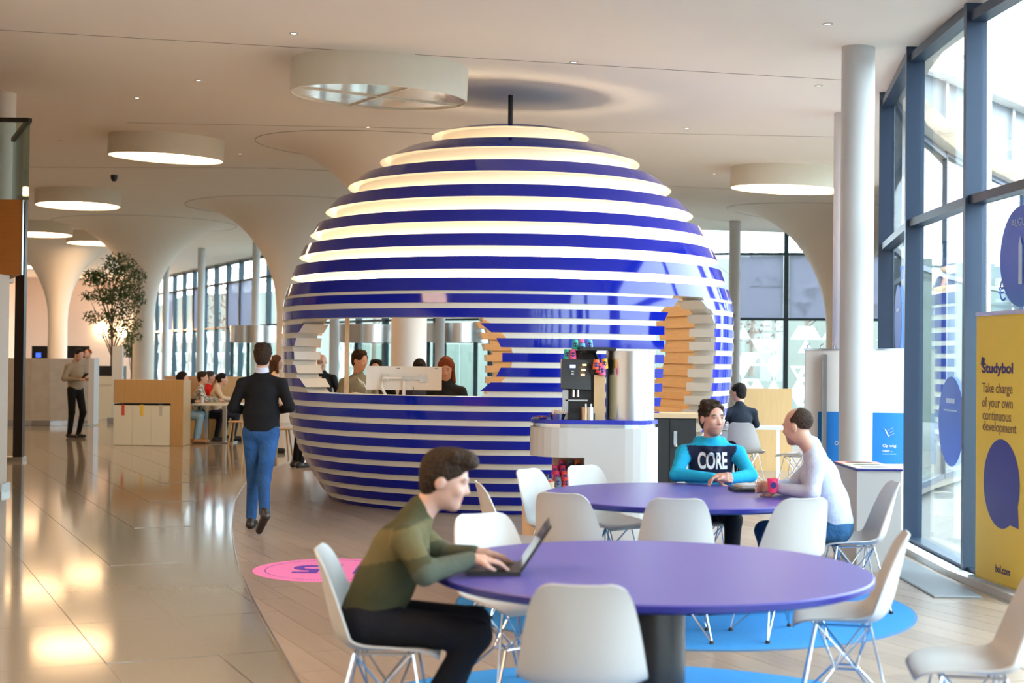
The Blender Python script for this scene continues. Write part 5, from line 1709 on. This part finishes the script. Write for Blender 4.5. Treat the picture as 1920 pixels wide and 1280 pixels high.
# --- man in pale shirt
def shirt(V, C, lab):
    s = (np.sin(V[:, 0] * 420) > 0.6) * 0.04
    return np.clip(C - s[:, None], 0, 1)
Jp = sit(pel=(0, 0.0, 0.555), nk=(0, 0.14, 1.065), hd=(0.0, 0.235, 1.20), look=(-38, -10, 0), eL=(-0.25, 0.19, 0.79), wL=(-0.06, 0.37, 0.80), eR=(0.25, 0.22, 0.79), wR=(0.06, 0.40, 0.80), twist=-12)
person('balding man in a pale blue shirt holding a cup, seated at right', (AT(1562, 900, 9.42).x, 9.42, 0), 90, Jp, (0.50, 0.54, 0.68), (0.03, 0.10, 0.22), SH_BLK, ('bald_sides', (0.05, 0.03, 0.022)),
       vox=0.0058, topfn=shirt, topname='shirt', collar=(0.52, 0.55, 0.70), denim=True, build=1.14, shw=0.20, skin=(0.58, 0.33, 0.24), stubble=True,
       hands={'L': dict(d=(0.55, 0.85, 0.05), n=(1, -0.4, 0), curl=1.1), 'R': dict(d=(-0.4, 0.9, 0.05), n=(-1, -0.3, -0.1), curl=0.9)})
# --- man in black at the far desk
person('man in black jacket sitting with his back to the viewer', (3.06, 18.95, 0), 12, sit(look=(25, -4, 0)), (0.014, 0.018, 0.028), BLK, SH_BLK, ('short', DKH), vox=0.012, topname='jacket')
# --- man with phone, far left
Jf = stand(1.80, hd=(0.0, 0.09, 1.64), look=(0, -35, 0), eL=(-0.26, 0.02, 1.17), wL=(-0.06, 0.26, 1.20), eR=(0.26, -0.02, 1.17), wR=(0.10, 0.27, 1.16), kL=(-0.10, 0.12, 0.50))
pf = G(140, 820)
person('man in beige sweater looking down at his phone, far left', (pf.x, pf.y, 0), -125, Jf, (0.30, 0.24, 0.17), BLK, SH_BLK, ('receding', DKH), vox=0.014)
p = AT(155, 700, pf.y)
ph = thing('mobile_phone', 'black mobile phone in the beige sweater man\'s hand', 'phone', (pf.x + 0.26, pf.y - 0.23, 1.24), math.radians(-125))
MB().box((0, 0, 0), (0.075, 0.012, 0.15), rot=Matrix.Rotation(-0.9, 3, 'X')).obj('phone_body', BLACK, ph)
person('man in dark jacket walking behind the concrete counter end', (AT(166, 720, 35.2).x, 35.2, 0), 150, stand(1.80), (0.02, 0.024, 0.035), BLK, SH_BLK, ('receding', RED), vox=0.02, topname='jacket')
# --- women at the booth
def blouse(V, C, lab):
    n = np.sin(V[:, 0] * 70 + 2 * np.sin(V[:, 2] * 50)) * np.sin(V[:, 2] * 65 + V[:, 1] * 40)
    out = np.where(n[:, None] > 0.1, np.array((0.10, 0.11, 0.09)), np.array((0.52, 0.50, 0.44)))
    return out
Jt = sit(look=(-10, -2, 0), wL=(-0.12, 0.38, 0.80), wR=(0.12, 0.38, 0.80), eL=(-0.22, 0.12, 0.83), eR=(0.22, 0.12, 0.83))
person('short-haired woman in patterned blouse at the booth table', (AT(371, 760, 27.45).x, 27.45, 0), -80, Jt, (0.4, 0.4, 0.36), BLK, SH_BLK, ('short', BRN), vox=0.014, topfn=blouse, topname='blouse', shw=0.165)
person('woman in red top between two others at the booth', (AT(386, 760, 28.45).x, 28.45, 0), -80, Jt, (0.60, 0.02, 0.02), BLK, SH_BLK, ('short', GREY), vox=0.016, topname='blouse', shw=0.165)
person('dark-haired woman in beige cardigan leaning on the booth table', (AT(402, 765, 27.95).x, 27.95, 0), -70, dict(Jt, hd=(0, 0.15, 1.19)), (0.62, 0.47, 0.33), (0.02, 0.02, 0.03), SH_BLK, ('bun', DKH), vox=0.014,
       topname='cardigan', shw=0.165)
person('person in light jeans and tan boots on the booth bench', (AT(333, 790, 26.95).x, 26.95, 0), -88, dict(sit(), kL=(-0.1, 0.42, 0.54)), BLK, (0.20, 0.30, 0.36), [(0.30, 0.13, 0.05), (0.05, 0.03, 0.02)], ('long', DKH), vox=0.016)
# --- inside and behind the kiosk
Jk = stand(1.72, look=(10, -22, 0), eL=(-0.24, 0.05, 1.15), wL=(-0.12, 0.28, 1.12), eR=(0.24, 0.05, 1.15), wR=(0.12, 0.28, 1.12))
def ksc(h): return h
person('red-haired woman in a dark denim jacket inside the kiosk', (AT(838, 700, 16.0).x, 16.0, -0.02), 165, stand(1.66, look=(15, -24, 0)), (0.022, 0.025, 0.030), BLK, SH_BLK, ('long', RED), vox=0.010, topname='jacket', shw=0.17)
person('dark-haired man in grey-green shirt standing inside the kiosk', (AT(672, 690, 17.2).x, 17.2, -0.02), -150, stand(1.74, look=(30, -14, 0)), (0.22, 0.22, 0.17), BLK, SH_BLK, ('short', BRN), vox=0.011, topname='shirt')
person('bald man in a black jacket seen through the kiosk opening', (AT(604, 700, 23.0).x, 23.0, 0), 175, stand(1.68, look=(0, -20, 0)), (0.014, 0.014, 0.016), BLK, SH_BLK, (None, (0.1, 0.07, 0.05)), vox=0.012, topname='jacket')
person('dark-haired person whose head shows above the left monitor', (AT(705, 690, 17.9).x, 17.9, -0.02), 180, stand(1.62), BLK, BLK, SH_BLK, ('short', DKH), vox=0.014)
person('person with tied black hair behind the right monitor', (AT(787, 680, 17.6).x, 17.6, -0.02), 10, stand(1.63, look=(0, -15, 0)), (0.03, 0.03, 0.05), BLK, SH_BLK, ('bun', DKH), vox=0.014)
person('woman in striped top seen through the kiosk doorway', (AT(1254, 710, 23.5).x, 23.5, 0), 10, stand(1.58), (0.2, 0.2, 0.2), BLK, SH_BLK, ('long', (0.10, 0.04, 0.02)), vox=0.014, shw=0.16, topname='striped_top',
       topfn=lambda V, C, l: np.where((np.sin(V[:, 2:3] * 130) > 0), np.array((0.45, 0.45, 0.45)), np.array((0.01, 0.01, 0.012))))
person('person in black trousers and sneakers half hidden behind the kiosk', (AT(562, 830, 21.1).x, 21.1, 0), -60, stand(1.72), BLK, BLK, [(0.02, 0.02, 0.02), (0.6, 0.58, 0.5)], ('short', DKH), vox=0.014)
person('brown-haired woman in a cream top behind the walking man', (AT(515, 700, 24.5).x, 24.5, 0), -80, stand(1.66), (0.70, 0.50, 0.34), (0.03, 0.03, 0.05), SH_BLK, ('long', (0.10, 0.04, 0.02)), vox=0.014, shw=0.165)
# ================================================================== SMALL THINGS
# open laptop on the front table
LAP = mat('dark_laptop', (0.035, 0.033, 0.030), 0.4, 0.3, noise=0.05)
c = G(935, 1068, 0.74)
t = thing('laptop', 'open dark laptop on the front table, screen towards the man', 'laptop', (c.x - 0.02, c.y - 0.02, 0.7405), math.radians(-90))
MB().box((0, 0, 0.009), (0.32, 0.225, 0.018)).obj('keyboard_base', LAP, t)
KEY = mat('laptop_keys', (0.012, 0.012, 0.012), 0.5)
B = MB()
for r_ in range(5):
    for q in range(13):
        B.box((-0.132 + q * 0.022, 0.065 - r_ * 0.022, 0.0195), (0.018, 0.018, 0.003))
tag(B.obj('keys', KEY, t), kind='stuff')
MB().box((0, -0.078, 0.0185), (0.10, 0.05, 0.002)).obj('touchpad', mat('touchpad', (0.08, 0.075, 0.07), 0.3), t)
Rl = Matrix.Rotation(math.radians(-33), 3, 'X')
lid = MB().box(Vector((0, 0.112, 0.018)) + Rl @ Vector((0, 0, 0.112)), (0.32, 0.009, 0.225), rot=Rl).obj('screen_lid', LAP, t)
MB().box(Vector((0, 0.112, 0.018)) + Rl @ Vector((0, -0.0055, 0.115)), (0.295, 0.002, 0.185), rot=Rl).obj('screen', mat('laptop_screen', (0.03, 0.03, 0.035), 0.12), lid)
# things on the back table
c = G(1416, 920, 0.74)
t = thing('closed_laptop', 'closed black laptop lying on the back table', 'laptop', (c.x, c.y, 0.7405), 0.06)
MB().box((0, 0, 0.010), (0.33, 0.23, 0.02)).obj('laptop_body', BLACK, t)
MB().box((0, 0, 0.0205), (0.32, 0.22, 0.002)).obj('laptop_lid', LAP, t)
t = thing('notebook', 'white papers and notebook on top of the closed laptop', 'notebook', (c.x + 0.0, c.y + 0.02, 0.763), 0.2)
MB().box((0, 0, 0.010), (0.24, 0.17, 0.018)).obj('pages', WHITE, t)
MB().box((-0.04, 0.0, 0.021), (0.13, 0.15, 0.004), 0.15).obj('loose_sheet', WHITE, t)
c2 = AT(1443, 905, 9.55)
t = thing('paper_cup', 'pink paper cup held by the man in the pale shirt', 'cup', (c2.x - 0.02, 9.33, 0.775))
MB().lathe([(0.027, 0), (0.037, 0.092), (0.034, 0.092), (0.026, 0.01)], 24, capb=True).obj('cup_body', mat('cup_pink_bright', (0.85, 0.05, 0.16), 0.5), t)
MB().add([(0.021 * math.cos(a * math.pi / 8), -0.0345, 0.05 + 0.021 * math.sin(a * math.pi / 8)) for a in range(16)], [tuple(range(16))[::-1]]).obj('speech_bubble_print', NAVY, t)
# blue dots and writing on the near glass
STB = mat('blue_glass_sticker', (0.01, 0.10, 0.62), 0.4)
def on_glass(bay, px, py):
    w, a, b, tt, n, rows = bay
    d = ray(px, py)
    o_ = a + n * 0.10
    s = (o_ - Vector((0, 0, CAMZ))).dot(n) / d.dot(n)
    return Vector((0, 0, CAMZ)) + d * s
def dot(bay, px, py, rx_px, ry_px, lb):
    w, a, b, tt, n, rows = bay
    c = on_glass(bay, px, py)
    rr = abs(on_glass(bay, px, py - ry_px).z - on_glass(bay, px, py + ry_px).z) / 2
    o = thing('window_sticker', lb, 'sticker', c, math.atan2(tt.y, tt.x), 'blue dots on the glass front')
    L_ = max(0.2, (b - a).length)
    pts = [(rr * math.cos(k * math.pi / 24), rr * math.sin(k * math.pi / 24)) for k in range(48)]
    u_ = (c - a).dot(tt)
    pts = [(min(max(x, 0.05 - u_), L_ - 0.05 - u_), z) for x, z in pts]
    MB().add([(x, 0.0, z) for x, z in pts] + [(x, 0.003, z) for x, z in pts], [tuple(range(48)), tuple(range(95, 47, -1))]).obj('blue_disc', STB, o)
    return o
PALEP = mat('pale_sticker_print', (0.45, 0.60, 0.85), 0.5)
def mirror_text(o, s, size, x, z, m=PALEP):
    text_mesh('sticker_text', s, size, m, o, Matrix.Translation((x, 0.006, z)) @ Matrix.Rotation(math.pi, 4, 'Z') @ Matrix.Rotation(math.pi / 2, 4, 'X'), 0.0005, 'CENTER')
i11 = [k for k, p in enumerate(NEARF) if p == (3.49, 11.0)][0]
s1 = dot(near[i11 - 1], 1915, 480, 40, 95, 'large blue dot on the nearest glass pane above the banner')
mirror_text(s1, 'AUGUST', 0.08, 0, 0.22); MB().prism([(-0.03, 0.0), (0.03, 0.0), (0.03, 0.003), (-0.03, 0.003)], -0.2, 0.08).add([(-0.03, 0.004, 0.08), (0.03, 0.004, 0.08), (0.0, 0.004, 0.15)], [(0, 1, 2)]).obj('tower_print', PALEP, s1, (0, 0.005, 0))
s2 = dot(near[i11], 1783, 790, 30, 84, 'blue dot low on the pane left of the banner')
MB().box((0, 0.005, 0.17), (0.26, 0.002, 0.04)).obj('print_line', PALEP, s2); MB().box((0, 0.005, 0.09), (0.4, 0.002, 0.012)).obj('print_line', PALEP, s2)
s3 = dot(near[i11 + 1], 1684, 600, 12, 66, 'narrow-looking blue dot on the pane beside the white column')
MB().box((0, 0.005, 0.1), (0.3, 0.002, 0.03)).obj('print_line', PALEP, s3)
o = thing('window_lettering', 'blue year figures on the pane beside the white column', 'lettering', on_glass(near[i11 + 1], 1690, 524), math.atan2(near[i11 + 1][3].y, near[i11 + 1][3].x))
text_mesh('year_figures', "'02", 0.20, STB, o, Matrix.Rotation(math.pi, 4, 'Z') @ Matrix.Rotation(math.pi / 2, 4, 'X'), 0.001, 'CENTER')
o = thing('window_lettering', 'dark blue euro sign on the pane above the banner', 'lettering', on_glass(near[i11 - 1], 1872, 565), math.atan2(near[i11 - 1][3].y, near[i11 - 1][3].x))
text_mesh('euro_sign', '\u20ac', 0.22, STB, o, Matrix.Rotation(math.pi, 4, 'Z') @ Matrix.Rotation(math.pi / 2, 4, 'X'), 0.001)
# wall lamps glowing on the end wall far left
SC = mat('sconce_glow', (1, 0.8, 0.6), 0.5, emit=(1.0, 0.62, 0.33), estr=90.0)
for px, py, lb in ((190, 618, 'warm wall lamp behind the tree, left one'), (228, 622, 'warm wall lamp behind the tree, right one'), (258, 612, 'warm wall lamp beside the far flared column')):
    p = AT(px, py, 69.6)
    t = thing('wall_lamp', lb, 'wall lamp', (p.x, 69.7, p.z))
    MB().box((0, 0, 0), (0.35, 0.08, 0.30)).obj('lamp_glow', SC, t)
    MB().box((0, 0.03, 0), (0.42, 0.06, 0.1)).obj('lamp_body', STEEL, t)
